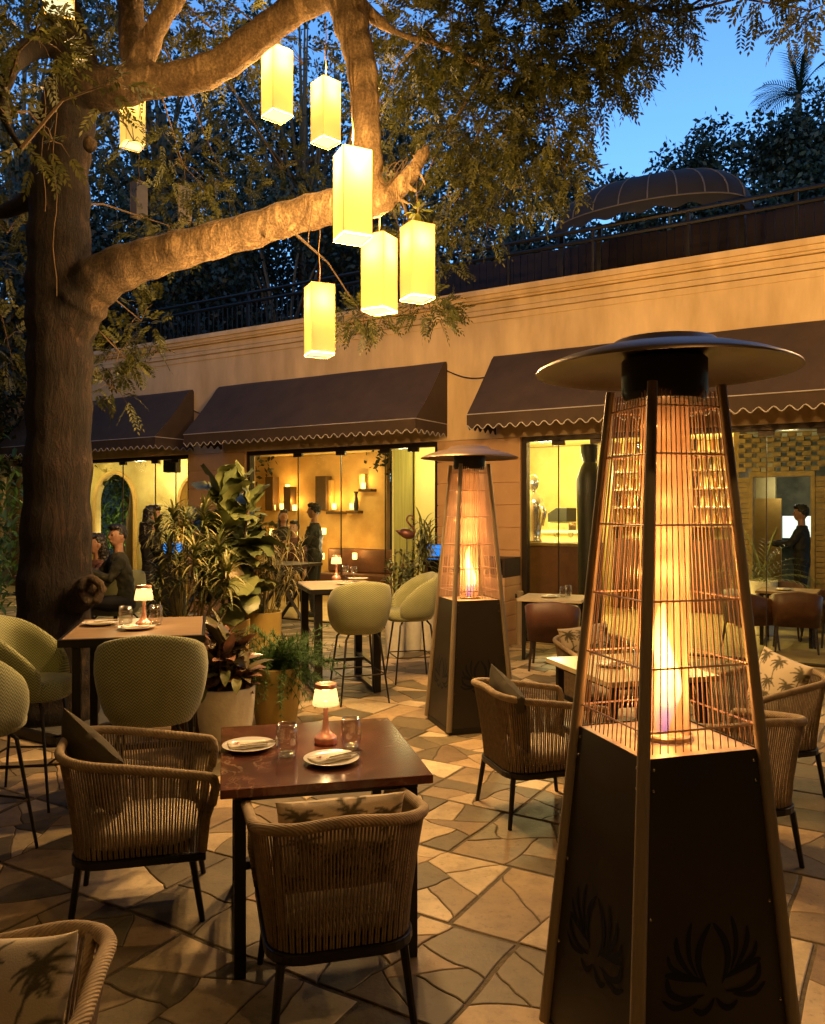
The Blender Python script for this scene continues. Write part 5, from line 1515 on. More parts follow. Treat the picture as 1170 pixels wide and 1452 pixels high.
m = MB(); m.b2(-.2, .2, -.18, .18, 0, .14); m.build('body', M_chrome, t, bev=.01); m = MB(); m.prism([(-.18, .15), (.18, .15), (.18, .40), (-.02, .40), (-.18, .30)], -.24, .24, Matrix.Rotation(R(90), 4, 'X') @ Matrix.Rotation(0, 4, 'Z')); m.build('hood', M_black, t, bev=.01)
for k, (dx, lb) in enumerate(((.25, 'clear tumbler right beside the black coffee machine'), (.36, 'clear tumbler at the right end of the pale side counter'))): glass(lb, WP((xa + xb) / 2 + dx, 3.35, z1 + .002), 1.3)
for k, (dx, lb) in enumerate(((-.1, 'stem glass left on the dark bar counter'), (.12, 'stem glass in the middle of the dark bar counter'), (.3, 'stem glass right on the dark bar counter'))): wine_glass(lb, WP(WL(800, 760, .9)[0] + dx, .85, zt + .002))
# back bar with bottles
xa, _ = WL(868, 700, yC - .3); xb, _ = WL(1040, 700, yC - .3); za = WL(960, 640, yC - .3)[1]; zb_ = WL(960, 745, yC - .3)[1]
t = thing('back_bar', 'lit back bar shelves full of bottles behind the front heater', 'shelves', WP((xa + xb) / 2, yC - .16, 0), WROT); w = (xb - xa) / 2
lv = [zb_ + (za - zb_) * k / 4 for k in range(5)]
m = MB()
for z in lv: m.b2(-w, w, -.14, .14, z - .03, z)
m.build('shelf', M_oak, t); m = MB()
for x in np.linspace(-w, w, 4): m.b2(x - .02, x + .02, -.14, .14, .02, lv[-1] + .4)
m.build('upright', M_oak, t); m = MB(); m.b2(-w, w, -.13, .13, .02, zb_ - .25); m.build('cabinet', M_leather, t)
m = MB()
for z in lv: m.b2(-w + .03, w - .03, .10, .13, z + .001, z + .012)
m.build('light_strip', emat('shelf_light', (1, .55, .18), 9), t)
M_bot = [pmat('bottle_amber', (.30, .11, .03), rough=.1), pmat('bottle_green', (.22, .12, .03), rough=.1), pmat('bottle_clear', (.7, .5, .26), rough=.12), pmat('bottle_dark', (.04, .025, .015), rough=.1)]
protos = []
for k, (r_, h_) in enumerate(((.037, .30), (.036, .33), (.042, .27), (.038, .31))):
    m = MB(); m.lathe([(r_, 0), (r_, h_ * .58), (r_ * .8, h_ * .66), (.013, h_ * .76), (.013, h_ * .95), (.016, h_ * .955), (.016, h_)], 12); o = m.build('bottle', M_bot[k], None, smooth=True); protos.append(o); tag(o, 'liquor bottle standing on the lit back bar shelves', 'bottle', 'bottles on the back bar')
used = set(); ii = 0
for z in lv[:-1] + [lv[-1]]:
    x = -w + .09
    while x < w - .06:
        k = rn.randrange(4)
        if k in used: o = protos[k].copy(); COL.objects.link(o)
        else: o = protos[k]; used.add(k)
        q = WP((xa + xb) / 2, yC - .16 - .04, z + .001) + EX * x; o.location = q; x += rn.choice([.11, .12, .15])
# television and panel beyond the doorway
x0, z1 = WL(1108, 730, 5.2); x1, z0 = WL(1152, 765, 5.2)
t = thing('television', 'bright white television screen beyond the brick doorway', 'television', WP((x0 + x1) / 2, 5.2, z0), WROT); w = (x1 - x0) / 2
m = MB(); m.b2(-w, w, 0, .04, 0, z1 - z0); m.build('casing', M_black, t); m = MB(); m.b2(-w + .02, w - .02, -.004, -.001, .02, z1 - z0 - .02); m.build('screen', M_screenw, t)
m = MB(); m.b2(-w, w, .0, .25, -.12, -.02); m.build('shelf', M_leather, t); m = MB(); m.b2(-.05, .05, .05, .2, -z0, -.121); m.build('leg', M_dark, t)

# ------------------------------------------------------------------ people
def relief(o, s, sc2):
    tx = bpy.data.textures.new('relief', 'CLOUDS'); tx.noise_scale = sc2; tx.noise_depth = 2
    d = o.modifiers.new('d', 'DISPLACE'); d.texture = tx; d.strength = s; d.mid_level = .5

def figure(name, label, loc, rz, pose, cloth, legs, hair='short', hcol=None, arms=None, headrot=0, scale=1.0, top_extra=None, female=False):
    t = thing('person', label, 'person', loc, rz)
    sit = pose == 'sit'
    hz = .80 if sit else .93
    sh = hz + .50; hd = hz + .735
    lean = .06 if sit else 0
    hip = Vector((0, 0, hz)); chest = Vector((0, lean * .6, hz + .34)); neck = Vector((0, lean, sh + .05))
    J = {}
    for s in (-1, 1):
        J['sh', s] = Vector((s * (.165 if female else .185), lean, sh - .02))
        if sit: J['hip', s] = Vector((s * .09, 0, hz)); J['kn', s] = Vector((s * .12, .42, hz + .01)); J['an', s] = Vector((s * .11, .34, hz - .42)); J['toe', s] = Vector((s * .12, .50, hz - .46))
        else: J['hip', s] = Vector((s * .09, 0, hz)); J['kn', s] = Vector((s * .095, .02, .50)); J['an', s] = Vector((s * .10, -.02, .08)); J['toe', s] = Vector((s * .12, .14, .03))
        a = (arms or {}).get(s)
        if a: J['el', s], J['wr', s] = Vector(a[0]), Vector(a[1])
        else: J['el', s] = J['sh', s] + Vector((s * .06, -.02, -.29)); J['wr', s] = J['el', s] + Vector((0, .08, -.24))
    def torso(mb, o=0):
        P = [(hip + Vector((0, 0, -.07)), .13, .10), (hip + Vector((0, 0, .03)), .165, .115), (hip + Vector((0, lean * .2, .16)), .145, .10), (chest, .17, .115), (Vector((0, lean, sh - .06)), .175, .10), (Vector((0, lean, sh + .01)), .12, .075), (neck, .058, .058)]
        n = 18; vs = []
        for c, a, b in P:
            if female: a *= .9
            for j in range(n): an = 2 * PI * j / n; vs.append(c + Vector(((a + o) * math.cos(an), (b + o) * math.sin(an), 0)))
        fs = [(i * n + j, i * n + (j + 1) % n, (i + 1) * n + (j + 1) % n, (i + 1) * n + j) for i in range(len(P) - 1) for j in range(n)]
        fs += [tuple(range(n - 1, -1, -1)), tuple((len(P) - 1) * n + j for j in range(n))]
        mb.add(vs, fs)
    def arm(mb, s, o=0, part=1.0):
        mb.tube([J['sh', s] - Vector((s * .03, 0, 0)), J['sh', s].lerp(J['el', s], .5), J['el', s], J['el', s].lerp(J['wr', s], .5), J['el', s].lerp(J['wr', s], part)], [.056 + o, .05 + o, .042 + o, .038 + o, .028 + o], 10)
    def legm(mb, s, o=0):
        mb.tube([J['hip', s], J['hip', s].lerp(J['kn', s], .5), J['kn', s], J['kn', s].lerp(J['an', s], .45), J['an', s]], [.088 + o, .08 + o, .06 + o, .052 + o, .038 + o], 12)
    b = MB()
    torso(b, -.008)
    hm = Matrix.Rotation(headrot, 3, 'Z'); hc = Vector((0, lean + .015, hd))
    b.tube([neck - Vector((0, 0, .06)), hc - Vector((0, .01, .05))], [.056, .05], 10)
    def h(p): return hc + hm @ Vector(p)
    b.ell(hc, (.075, .094, .115), 20, 14, hm); b.ell(h((0, .035, -.055)), (.052, .052, .06), 14, 10)
    b.ell(h((0, .095, -.012)), (.013, .022, .024), 8, 6)
    b.ell(h((0, .084, -.058)), (.024, .014, .009), 8, 6)
    for s in (-1, 1):
        b.ell(h((s * .076, -.005, -.01)), (.012, .022, .033), 8, 6)
        b.ell(h((s * .03, .082, .022)), (.024, .012, .008), 8, 6)
    for s in (-1, 1):
        arm(b, s, -.004); legm(b, s, -.006)
        b.tube([J['an', s], J['an', s].lerp(J['toe', s], .6), J['toe', s]], [.04, .042, .03], 8)
        d = (J['wr', s] - J['el', s]).normalized(); sd = d.cross(Vector((0, 0, 1)));
        if sd.length < .1: sd = Vector((0, 1, 0))
        sd.normalize(); w = J['wr', s]
        b.ell(w + d * .045, (.022, .036, .046), 10, 8, Matrix((sd.cross(d), sd, d)).transposed())
        for k in range(4):
            f = w + d * .075 + sd * (-.026 + .0175 * k); dd = (d + Vector((0, 0, -.25))).normalized(); L = (.06, .072, .068, .052)[k]
            b.tube([f, f + d * L * .5, f + d * L * .5 + dd * L * .5], [.0095, .009, .0075], 6)
        b.tube([w + d * .02 - sd * .03, w + d * .05 - sd * .052, w + d * .078 - sd * .05], [.012, .011, .008], 6)
    body = b.build('body', M_skin, t, smooth='all')
    rm = body.modifiers.new('r', 'REMESH'); rm.mode = 'VOXEL'; rm.voxel_size = .0085; rm.use_smooth_shade = True
    sm_ = body.modifiers.new('s', 'SMOOTH'); sm_.iterations = 2; sm_.factor = .5
    e = MB()
    for s in (-1, 1): e.ell(h((s * .029, .083, .008)), (.011, .008, .007), 8, 6)
    e.build('eye', M_hair, t, smooth='all')
    c = MB(); torso(c, .012)
    for s in (-1, 1): arm(c, s, .012, .88)
    co = c.build('jacket' if top_extra else 'shirt', cloth, t, smooth='all')
    rm = co.modifiers.new('r', 'REMESH'); rm.mode = 'VOXEL'; rm.voxel_size = .012; rm.use_smooth_shade = True
    sm_ = co.modifiers.new('s', 'SMOOTH'); sm_.iterations = 3; sm_.factor = .5; relief(co, .035, .07)
    if top_extra:
        k = MB(); k.tube([neck + Vector((0, .01, -.03)), neck + Vector((0, .005, .005))], [.07, .062], 14, caps=False); k.build('collar', top_extra, t, smooth='all')
    c = MB()
    for s in (-1, 1): legm(c, s, .010)
    c.ell(hip, (.175, .125, .12)); lo = c.build('trousers', legs, t, smooth='all')
    rm = lo.modifiers.new('r', 'REMESH'); rm.mode = 'VOXEL'; rm.voxel_size = .014; rm.use_smooth_shade = True
    c = MB()
    for s in (-1, 1): c.tube([J['an', s] + Vector((0, -.02, -.02)), J['an', s].lerp(J['toe', s], .6), J['toe', s]], [.05, .05, .036], 8)
    c.build('shoe', M_black, t, smooth='all')
    c = MB(); c.ell(h((0, -.026, .030)), (.083, .092, .104), 20, 14, hm)
    c.ell(h((0, .035, .095)), (.072, .062, .04), 14, 8)
    if hair == 'long':
        c.ell(h((0, -.055, -.06)), (.098, .07, .16), 16, 12, hm); c.tube([h((0, -.07, -.08)), h((0, -.075, -.3)), h((0, -.06, -.42))], [.085, .09, .05], 12)
    ho = c.build('hair', hcol or M_hair, t, smooth='all')
    rm = ho.modifiers.new('r', 'REMESH'); rm.mode = 'VOXEL'; rm.voxel_size = .007; rm.use_smooth_shade = True; relief(ho, .03, .022)
    t.scale = (scale,) * 3
    return t
figure('person', 'man in a dark olive shirt seated at the left bar table', (-3.20, 9.0, .0), R(122), 'sit', M_shirt_olive, M_suit, arms={1: ((.20, .22, 1.10), (.05, .42, 1.17)), -1: ((-.22, .2, 1.08), (-.10, .40, 1.16))}, headrot=R(25))
figure('person', 'person in a rust patterned top with a hand raised to the face', (-3.72, 9.75, -.12), R(130), 'sit', M_shirt_red, M_suit, arms={1: ((.20, .24, 1.10), (.03, .30, 1.37)), -1: ((-.22, .2, 1.08), (-.10, .40, 1.14))}, hair='long', female=True)
figure('person', 'standing person in black with long hair near the left tablet', (-3.33, 10.35, 0), R(-70), 'stand', M_suit, M_suit, hair='long', female=True, scale=1.05, arms={1: ((.22, .12, 1.16), (.12, .34, 1.15)), -1: ((-.22, .12, 1.16), (-.10, .36, 1.15))})
q = D(446, 800, 13.95)
figure('person', 'waiter in a black suit standing in the golden lit room', (q.x, q.y, 0), R(80), 'stand', M_suit, M_suit, top_extra=M_shirt_white, scale=1.09, arms={1: ((.23, .05, 1.18), (.12, .28, 1.12)), -1: ((-.23, .05, 1.18), (-.12, .28, 1.10))})
q = D(402, 800, 15.4)
figure('person', 'woman in a dark top seen dimly left of the waiter', (q.x, q.y, .0), R(200), 'stand', M_suit, M_suit, hair='long', female=True, scale=1.03)
q = D(420, 800, 14.9)
figure('person', 'seated dark haired guest between the woman and the waiter', (q.x, q.y, -.02), R(160), 'sit', M_shirt_red, M_suit, scale=1.0)
q = wl_pt(1137, 800, 3.9)
figure('person', 'man in black silhouetted before the white television screen', (q.x, q.y, 0), R(58), 'stand', M_suit, M_suit, scale=1.07, arms={1: ((.20, .14, 1.20), (.05, .40, 1.22)), -1: ((-.20, .14, 1.20), (-.05, .42, 1.20))})
# high table of the couple: crossed legs
t = thing('crossed_leg_table', 'black high table with crossed legs before the seated couple', 'table', (-3.98, 9.35, 0), R(12))
m = MB(); m.b2(-.48, .48, -.38, .38, 1.06, 1.10); m.build('tabletop', M_wood_dark, t, bev=.004)
for sy in (-1, 1):
    for s in (-1, 1):
        m = MB(); m.tube([(-s * .40, sy * .3 + s * .03, 0), (s * .40, sy * .3 + s * .03, 1.06)], .03, 4); m.build('leg', M_dark, t)
wine_glass('small stem glass on the crossed leg table by the couple', (-3.72, 9.15, 1.101)); glass('small tumbler on the crossed leg table by the couple', (-3.62, 9.08, 1.101))
t = thing('crossed_leg_table', 'crossed leg table before the golden room, right of the straw plant', 'table', (-1.95, 11.8, 0), R(-31))
m = MB(); m.b2(-.5, .5, -.4, .4, 1.02, 1.06); m.build('tabletop', M_wood_dark, t, bev=.004)
for sy in (-1, 1):
    for s in (-1, 1):
        m = MB(); m.tube([(-s * .40, sy * .3 + s * .03, 0), (s * .40, sy * .3 + s * .03, 1.02)], .03, 4); m.build('leg', M_dark, t)
# steel edging of the tree pit
t = thing('tree_pit_edging', 'black steel edging round the base of the tree trunk', 'edging', (-2.74, 6.25, 0), WROT)
m = MB()
for (a, b) in (((0, 0), (-1.5, 0)), ((0, 0), (0, 1.5)), ((-1.5, 0), (-1.5, 1.5)), ((0, 1.5), (-1.5, 1.5))): 
    x0, x1 = sorted((a[0], b[0])); y0, y1 = sorted((a[1], b[1])); m.b2(x0 - .03, x1 + .03, y0 - .03, y1 + .03, 0, .07)
m.build('rail', M_dark, t); m = MB(); m.b2(-1.469, -.031, .031, 1.469, .002, .035); m.build('slate_bed', pmat('slate', (.10, .10, .095), (.06, .06, .058), rough=.6, scale=9, bump=.3), t)
c0 = G(-20, 1096); c1 = G(62, 1084); m = MB(); m.tube([c0 + Vector((-.6, -.06, .02)), c1 + Vector((.22, .02, .02))], .022, 4); tag(m.build('kerb_bar', M_steel, None), 'thin steel bar on the paving below the left stools', 'bar')

# ------------------------------------------------------------------ lanterns
shade_mat('lantern_shade', (1.0, .63, .15), .17, 0.0, (.78, .58, .25))
emat_l, nt_, out_ = new_mat('lantern_diffuser')
e_ = N(nt_, 'ShaderNodeEmission', Strength=.62); e_.inputs[0].default_value = (1, .86, .42, 1); nt_.links.new(e_.outputs[0], out_.inputs[0])
M_wire = pmat('lantern_wire', (.42, .26, .06), rough=.7)
def lantern(label, lit=True):
    t = thing('paper_lantern', label, 'lantern', group='tall paper lanterns hanging in the tree')
    s = .105; L = .60
    m = MB()
    for k in range(4):
        Mr = Matrix.Rotation(PI / 2 * k, 4, 'Z')
        m.add([Mr @ Vector(v) for v in ((-s, -s, 0), (s, -s, 0), (s, -s, L), (-s, -s, L))], [(0, 1, 2, 3)])
    m.build('shade', MATS['lantern_shade'] if lit else pmat('unlit_paper', (.17, .16, .16), (.14, .13, .13), rough=.9), t)
    m = MB(); m.add([(-s + .003, -s + .003, .012), (s - .003, -s + .003, .012), (s - .003, s - .003, .012), (-s + .003, s - .003, .012)], [(0, 3, 2, 1)]); m.build('diffuser', emat_l if lit else M_linen, t)
    m = MB()
    for x in (-s, s):
        for y in (-s, s): m.tube([(x, y, 0), (x, y, L)], .0022, 4)
    for z in (0, L): m.tube([(-s, -s, z), (s, -s, z), (s, s, z), (-s, s, z)], .0026, 4, closed=True)
    m.tube([(-s, -s, L), (s, s, L)], .003, 4); m.tube([(s, -s, L), (-s, s, L)], .003, 4)
    m.build('wire_frame', M_wire, t)
    m = MB(); m.lathe([(.018, L - .09), (.02, L - .04), (.01, L + .0)], 10); m.build('socket', M_dark, t)
    m = MB(); m.tube([(0, 0, L), (.006, 0, L + .15), (-.008, .004, L + .3), (.007, 0, L + .45), (-.004, 0, L + .62)], .005, 5); m.build('cord', pmat('cord', (.25, .15, .05), rough=.8), t)
    return t
LP = 56.0
LN = [(83, 18, 6.0, 20, 'lantern at the top left corner, only its lower end in view'),
      (188, 214, 8.8, 38, 'lantern behind leaves beneath the upper limb, near the trunk'),
      (393, 172, 7.4, 40, 'lantern hung highest in the middle, left of the bare vertical limb'),
      (462, 209, 8.0, 42, 'lantern just right of the highest middle one'),
      (500, 346, 5.6, 25, 'largest and nearest lantern in front of the bare vertical limb'),
      (538, 448, 6.5, 60, 'lantern hanging below the end of the big horizontal limb'),
      (592, 431, 6.6, 28, 'rightmost lantern, under the bright leaf tuft'),
      (453, 510, 7.0, 24, 'lowest lantern, hanging over the middle awning')]
lan0 = None
def put_lantern(P, rz, label, cordtop, pw=1.0, up=0):
    global lan0
    if lan0 is None: lan0 = lantern(label); o = lan0; o.location = P; o.rotation_euler = (0, 0, rz)
    else: o = dup(lan0, P, rz, label)
    lamp('lantern_hotspot', P + Vector((0, 0, .46)), 1.5, (1, .72, .30), .03)
    lamp('added_flood_below', P + Vector((0, 0, -.10)), LP * pw, (1, .57, .205), .06)  # added flood outside the shade; the lantern itself gives far less
    if up: lamp('added_flood_above', P + Vector((0, 0, .72)), up, (1, .56, .18), .05)  # added flood over the shade to brighten the limbs
    return o
for i, (px, py, Y, rz, lb) in enumerate(LN):
    P = D(px, py - 6, Y)
    put_lantern(P, R(rz), lb, None, (.15, .12, .7, .8, 1.5, 1.4, 1.4, 1.2)[i], (0, 0, 20, 16, 34, 8, 0, 0)[i])
# lanterns added out of frame to light the wall and foreground
for P, lb, pw in ((Vector((3.7, 5.2, 4.3)), 'added lantern out of view to the right, over the right hand chairs', .7), (Vector((1.2, .9, 4.4)), 'added lantern out of view overhead, nearer than the front heater', .55), (Vector((-2.9, 2.6, 4.6)), 'added lantern out of view above the left chairs', .32), (Vector((5.3, 6.9, 4.9)), 'added lantern out of view beyond the right edge, near the wall', 1.1)):
    put_lantern(P, R(30), lb, None, pw)
un = lantern('unlit grey lantern in the dark leaves, the right one of two', False); un.location = D(262, 315, 10.2); un.rotation_euler = (0, 0, R(20)); un.scale = (.75,) * 3
dup(un, D(197, 308, 10.6), R(50), 'unlit grey lantern in the dark leaves, the left one of two').scale = (.75,) * 3

# ------------------------------------------------------------------ main tree
tree = thing('courtyard_tree', 'big spreading tree with lanterns hanging from its lit bare limbs', 'tree', (-3.12, 7.0, 0))
TL = Vector((-3.12, 7.0, 0))
def limb(mb, pts, n=12, jit=.012):
    """pts: (px, py, Y, radius)"""
    pp = [(*D(a, b, Y), r) for a, b, Y, r in pts]
    sp = smooth_path(pp, 6)
    P = [Vector(q[:3]) - TL for q in sp]; rr = [q[3] * (1 + .05 * math.sin(i * 1.7)) for i, q in enumerate(sp)]
    mb.tube(P, [q * (.93 if i > 8 else 1) for i, q in enumerate(rr)], n); return P
tm = MB()
LIMBS = []
LIMBS.append(limb(tm, [(70, 1035, 7.0, .42), (74, 985, 7.0, .37), (76, 900, 7.0, .335), (80, 780, 7.0, .315), (83, 640, 7.0, .29), (85, 520, 7.0, .285), (86, 430, 7.0, .30), (84, 330, 7.0, .275), (86, 230, 7.0, .255), (96, 160, 7.0, .25), (110, 105, 7.0, .22), (95, 40, 7.05, .17), (70, -60, 7.1, .14), (40, -220, 7.3, .11)], 18))
LIMBS.append(limb(tm, [(80, 500, 7.0, .22), (105, 440, 6.97, .25), (140, 398, 6.9, .225), (200, 370, 6.85, .19), (270, 350, 6.75, .165), (350, 328, 6.65, .155), (420, 306, 6.55, .15), (480, 292, 6.45, .145), (530, 288, 6.4, .12), (556, 276, 6.4, .085), (584, 245, 6.4, .068), (602, 215, 6.4, .055)], 14))
LIMBS.append(limb(tm, [(100, 130, 7.0, .2), (160, 124, 6.9, .17), (220, 115, 6.85, .15), (280, 106, 6.8, .145), (330, 80, 6.75, .14), (375, 44, 6.7, .135), (420, 12, 6.6, .13), (470, -12, 6.5, .13), (520, -40, 6.5, .12)], 14))
LIMBS.append(limb(tm, [(478, -30, 6.5, .14), (494, 20, 6.45, .14), (508, 70, 6.4, .135), (517, 130, 6.38, .125), (521, 200, 6.38, .12), (525, 260, 6.4, .115), (535, 292, 6.4, .10)], 14))
LIMBS.append(limb(tm, [(190, 120, 6.9, .12), (206, 75, 6.85, .105), (226, 32, 6.8, .09), (256, -12, 6.75, .085), (290, -60, 6.7, .08)], 12))
LIMBS.append(limb(tm, [(196, 110, 6.95, .13), (190, 60, 7.1, .13), (184, 0, 7.2, .125), (180, -80, 7.3, .12)], 12))
LIMBS.append(limb(tm, [(500, 0, 6.5, .08), (560, 45, 6.6, .035), (620, 62, 6.7, .03), (690, 95, 6.8, .022), (760, 110, 7.0, .015)], 8))
LIMBS.append(limb(tm, [(520, -40, 6.5, .11), (640, -70, 6.6, .09), (760, -40, 6.8, .06), (860, 0, 7.0, .04), (960, 20, 7.2, .02)], 8))
LIMBS.append(limb(tm, [(80, 250, 7.0, .12), (30, 290, 7.2, .08), (-20, 300, 7.4, .06), (-90, 260, 7.6, .05)], 8))
LIMBS.append(limb(tm, [(60, 60, 7.0, .12), (20, 90, 6.2, .06), (5, 160, 6.0, .04), (30, 210, 5.9, .02)], 8))
tm.ell(D(126, 836, 6.80) - TL, (.12, .11, .125), 16, 12)
for k_ in range(11):
    a_ = k_ * 2 * PI / 11; q_ = D(130, 836, 6.70) - TL + Vector((.085 * math.cos(a_) + .01 * math.sin(k_ * 3), -.015 + .02 * math.cos(k_ * 2), .095 * math.sin(a_))); tm.ell(q_, (.042, .05 + .012 * math.sin(k_ * 5), .038), 8, 6); tm.ell(D(110, 845, 6.85) - TL, (.16, .14, .15), 16, 12)
tm.ell(D(128, 205, 6.8) - TL, (.06, .06, .07), 12, 8); tm.ell(D(377, 330, 6.52) - TL, (.03, .03, .055), 10, 8)
for q in range(9):
    a_ = q * .7; b0 = D(600 + 5 * math.cos(a_), 218 + 3 * math.sin(a_), 6.4 + .03 * math.sin(a_ * 2)) - TL; tm.tube([b0, b0 + Vector((.035 + .02 * math.sin(q * 3), .01 * math.cos(q), .07 + .05 * math.cos(q * 2.3)))], [.020, .004], 5)
for (a0, b0, a1, b1) in ((575, 262, 592, 272), (590, 235, 604, 262), (560, 280, 583, 290), (594, 226, 580, 215)):
    tm.tube([D(a0, b0, 6.36) - TL, D(a1, b1, 6.33) - TL], [.024, .010], 6)
tm.ell(D(545, 285, 6.36) - TL, (.10, .09, .09), 12, 8)
to = tm.build('trunk', M_bark_shade_lit, tree, smooth='all')
rm = to.modifiers.new('r', 'REMESH'); rm.mode = 'VOXEL'; rm.voxel_size = .016; rm.use_smooth_shade = True
s_ = to.modifiers.new('s', 'SMOOTH'); s_.iterations = 4; s_.factor = .5
tex = bpy.data.textures.new('bark_lumps', 'CLOUDS'); tex.noise_scale = .32; tex.noise_depth = 2
dm = to.modifiers.new('d', 'DISPLACE'); dm.texture = tex; dm.strength = .03; dm.mid_level = .5
# stub and rope bits on the limb
m = MB()
for k in range(5):
    a = D(545 + 6 * k, 250 - 3 * k, 6.33) - TL
    m.tube([a + Vector((.05 * math.sin(q * 6.3 + k), .02 * math.cos(q * 5), .07 * math.cos(q * 6.3 + k * .7))) for q in np.linspace(0, .9, 14)], .004, 4)
for (px, y0, y1) in ((62, 120, 300), (78, 160, 420), (440, 285, 345), (498, 80, 215)):
    m.tube([D(px + 3 * math.sin(y * .05), y, 6.62 if px < 100 else 6.3) - TL for y in np.linspace(y0, y1, 12)], .004, 4)
m.build('dry_creeper', M_twig, tree)

def sprays(P, Dr, L, n=15, leafL=.06, leafW=.011, droop=.5):
    """pinnate sprays. P,Dr (N,3); L (N,)"""
    Nn = len(P)
    Dr = Dr / np.linalg.norm(Dr, axis=1, keepdims=True)
    S = np.cross(Dr, rng.normal(size=(Nn, 3)) * .5 + np.array([0, 0, 1.0])); S /= np.linalg.norm(S, axis=1, keepdims=True)
    U_ = np.cross(S, Dr)
    vs = []
    for k in range(n):
        t = (k // 2 + 1) / (n // 2 + 1); sgn = 1 if k % 2 else -1
        if k == n - 1: sgn = 0
        base = P + Dr * (L * t)[:, None] - np.array([0, 0, 1.0]) * (droop * L * t * t)[:, None]
        ax = Dr * .62 + S * sgn * .85 + rng.normal(size=(Nn, 3)) * .10 - np.array([0, 0, .25]); ax /= np.linalg.norm(ax, axis=1, keepdims=True)
        w = np.cross(ax, U_); w /= np.linalg.norm(w, axis=1, keepdims=True)
        ll = (leafL * (1.05 - .5 * abs(t - .45)) * rng.uniform(.8, 1.2, Nn))[:, None]
        if hasattr(leafL, '__len__'): pass
        a = base; b = base + ax * ll * .45 + w * leafW; c = base + ax * ll - np.array([0, 0, .2]) * ll * .3; d = base + ax * ll * .45 - w * leafW
        vs.append(np.stack([a, b, c, d], 1))
    V_ = np.stack(vs, 1).reshape(-1, 3)
    Q = np.arange(len(V_), dtype=np.int32).reshape(-1, 4)
    return V_, Q

allP = []; allD = []; allL = []
twm = MB()
def clump(px, py, Y, rx, ry, rz_, n, L=(.15, .25), dirdown=-.05, twigs=5, bare=.0):
    c = np.array(D(px, py, Y) - TL); sc_ = Y / F
    R3 = np.array([rx * sc_, rz_, ry * sc_])
    q = rng.normal(size=(n, 3)); q /= np.linalg.norm(q, axis=1, keepdims=True); q *= rng.uniform(.25, 1, (n, 1)) ** .6
    P = c + q * R3
    d = q * 1.0 + rng.normal(size=(n, 3)) * .7 - np.array([0, 0, dirdown])
    allP.append(P); allD.append(d); allL.append(rng.uniform(L[0], L[1], n))
    # twigs from the nearest limb point
    best = min((p for l in LIMBS for p in l[::2]), key=lambda p: (Vector(c) - p).length)
    if (best - Vector(c)).length < 5.5:
        mid_ = best.lerp(Vector(c), .5) + Vector((0, 0, .12))
        twm.tube([best, mid_, Vector(c)], [.016, .010, .006], 5)
    for k in range(twigs):
        e = Vector(P[rng.integers(n)]); twm.tube([Vector(c), Vector(c).lerp(e, .5) + Vector((0, 0, .04)), e], [.006, .004, .002], 4)
# lit canopy, near the lanterns
for a in ((50, 50, 5.6, 75, 60, .5, 75), (15, 170, 5.9, 40, 60, .5, 34), (150, 120, 5.7, 50, 40, .3, 16), (300, 40, 7.8, 90, 60, .6, 190), (200, 40, 7.9, 70, 60, .5, 120),
          (590, 60, 7.4, 70, 90, .6, 230), (640, 40, 6.9, 90, 70, .6, 260), (720, 70, 6.9, 90, 90, .6, 300), (790, 60, 6.8, 80, 80, .6, 260), (860, 50, 6.9, 70, 60, .5, 190), (920, 30, 7.0, 60, 36, .5, 120), (970, 12, 7.2, 50, 22, .4, 60), (850, 120, 7.0, 45, 40, .4, 100),
          (690, 170, 7.2, 80, 80, .6, 270), (770, 170, 7.0, 70, 80, .5, 230), (640, 180, 7.8, 60, 100, .6, 190), (800, 240, 7.2, 36, 40, .4, 80), (730, 265, 7.6, 60, 46, .5, 110), (650, 280, 7.9, 50, 55, .5, 105), (640, 350, 8.6, 45, 46, .4, 50), (690, 320, 8.6, 45, 36, .4, 36),
          (540, 150, 8.4, 60, 90, .6, 170), (570, 330, 8.6, 50, 80, .5, 150),
          (1150, 15, 6.2, 45, 26, .4, 70), (1080, -10, 6.4, 40, 20, .4, 40), (905, 90, 7.2, 34, 36, .3, 50),
          (515, 448, 8.8, 40, 22, .35, 75), (610, 438, 8.8, 42, 22, .35, 80),
          (170, 500, 7.6, 36, 45, .3, 60), (200, 455, 8.0, 40, 50, .4, 60), (160, 550, 7.6, 34, 26, .3, 26),
          (260, 235, 8.8, 60, 60, .6, 90), (240, 320, 8.9, 60, 60, .5, 100), (430, 90, 9.0, 50, 60, .5, 60), (40, 40, 9.6, 80, 50, .6, 150), (150, 40, 10.2, 70, 50, .6, 130), (330, 130, 10.5, 60, 50, .6, 120), (120, 190, 10.0, 50, 60, .6, 100), (400, 240, 11, 60, 50, .6, 90), (320, 260, 10.5, 50, 50, .6, 90),
          (190, 200, 8.3, 26, 30, .2, 8), (75, 200, 6.4, 30, 40, .2, 9), (10, 330, 8.2, 30, 70, .4, 70), (10, 480, 8.6, 26, 60, .4, 60)):
    clump(*a)
P = np.concatenate(allP); Dd = np.concatenate(allD); Ls = np.concatenate(allL); keep = rng.random(len(P)) < .86; P = P[keep]; Dd = Dd[keep]; Ls = Ls[keep]
V1, Q1 = sprays(P, Dd, Ls, 15, .062, .0115, .3)
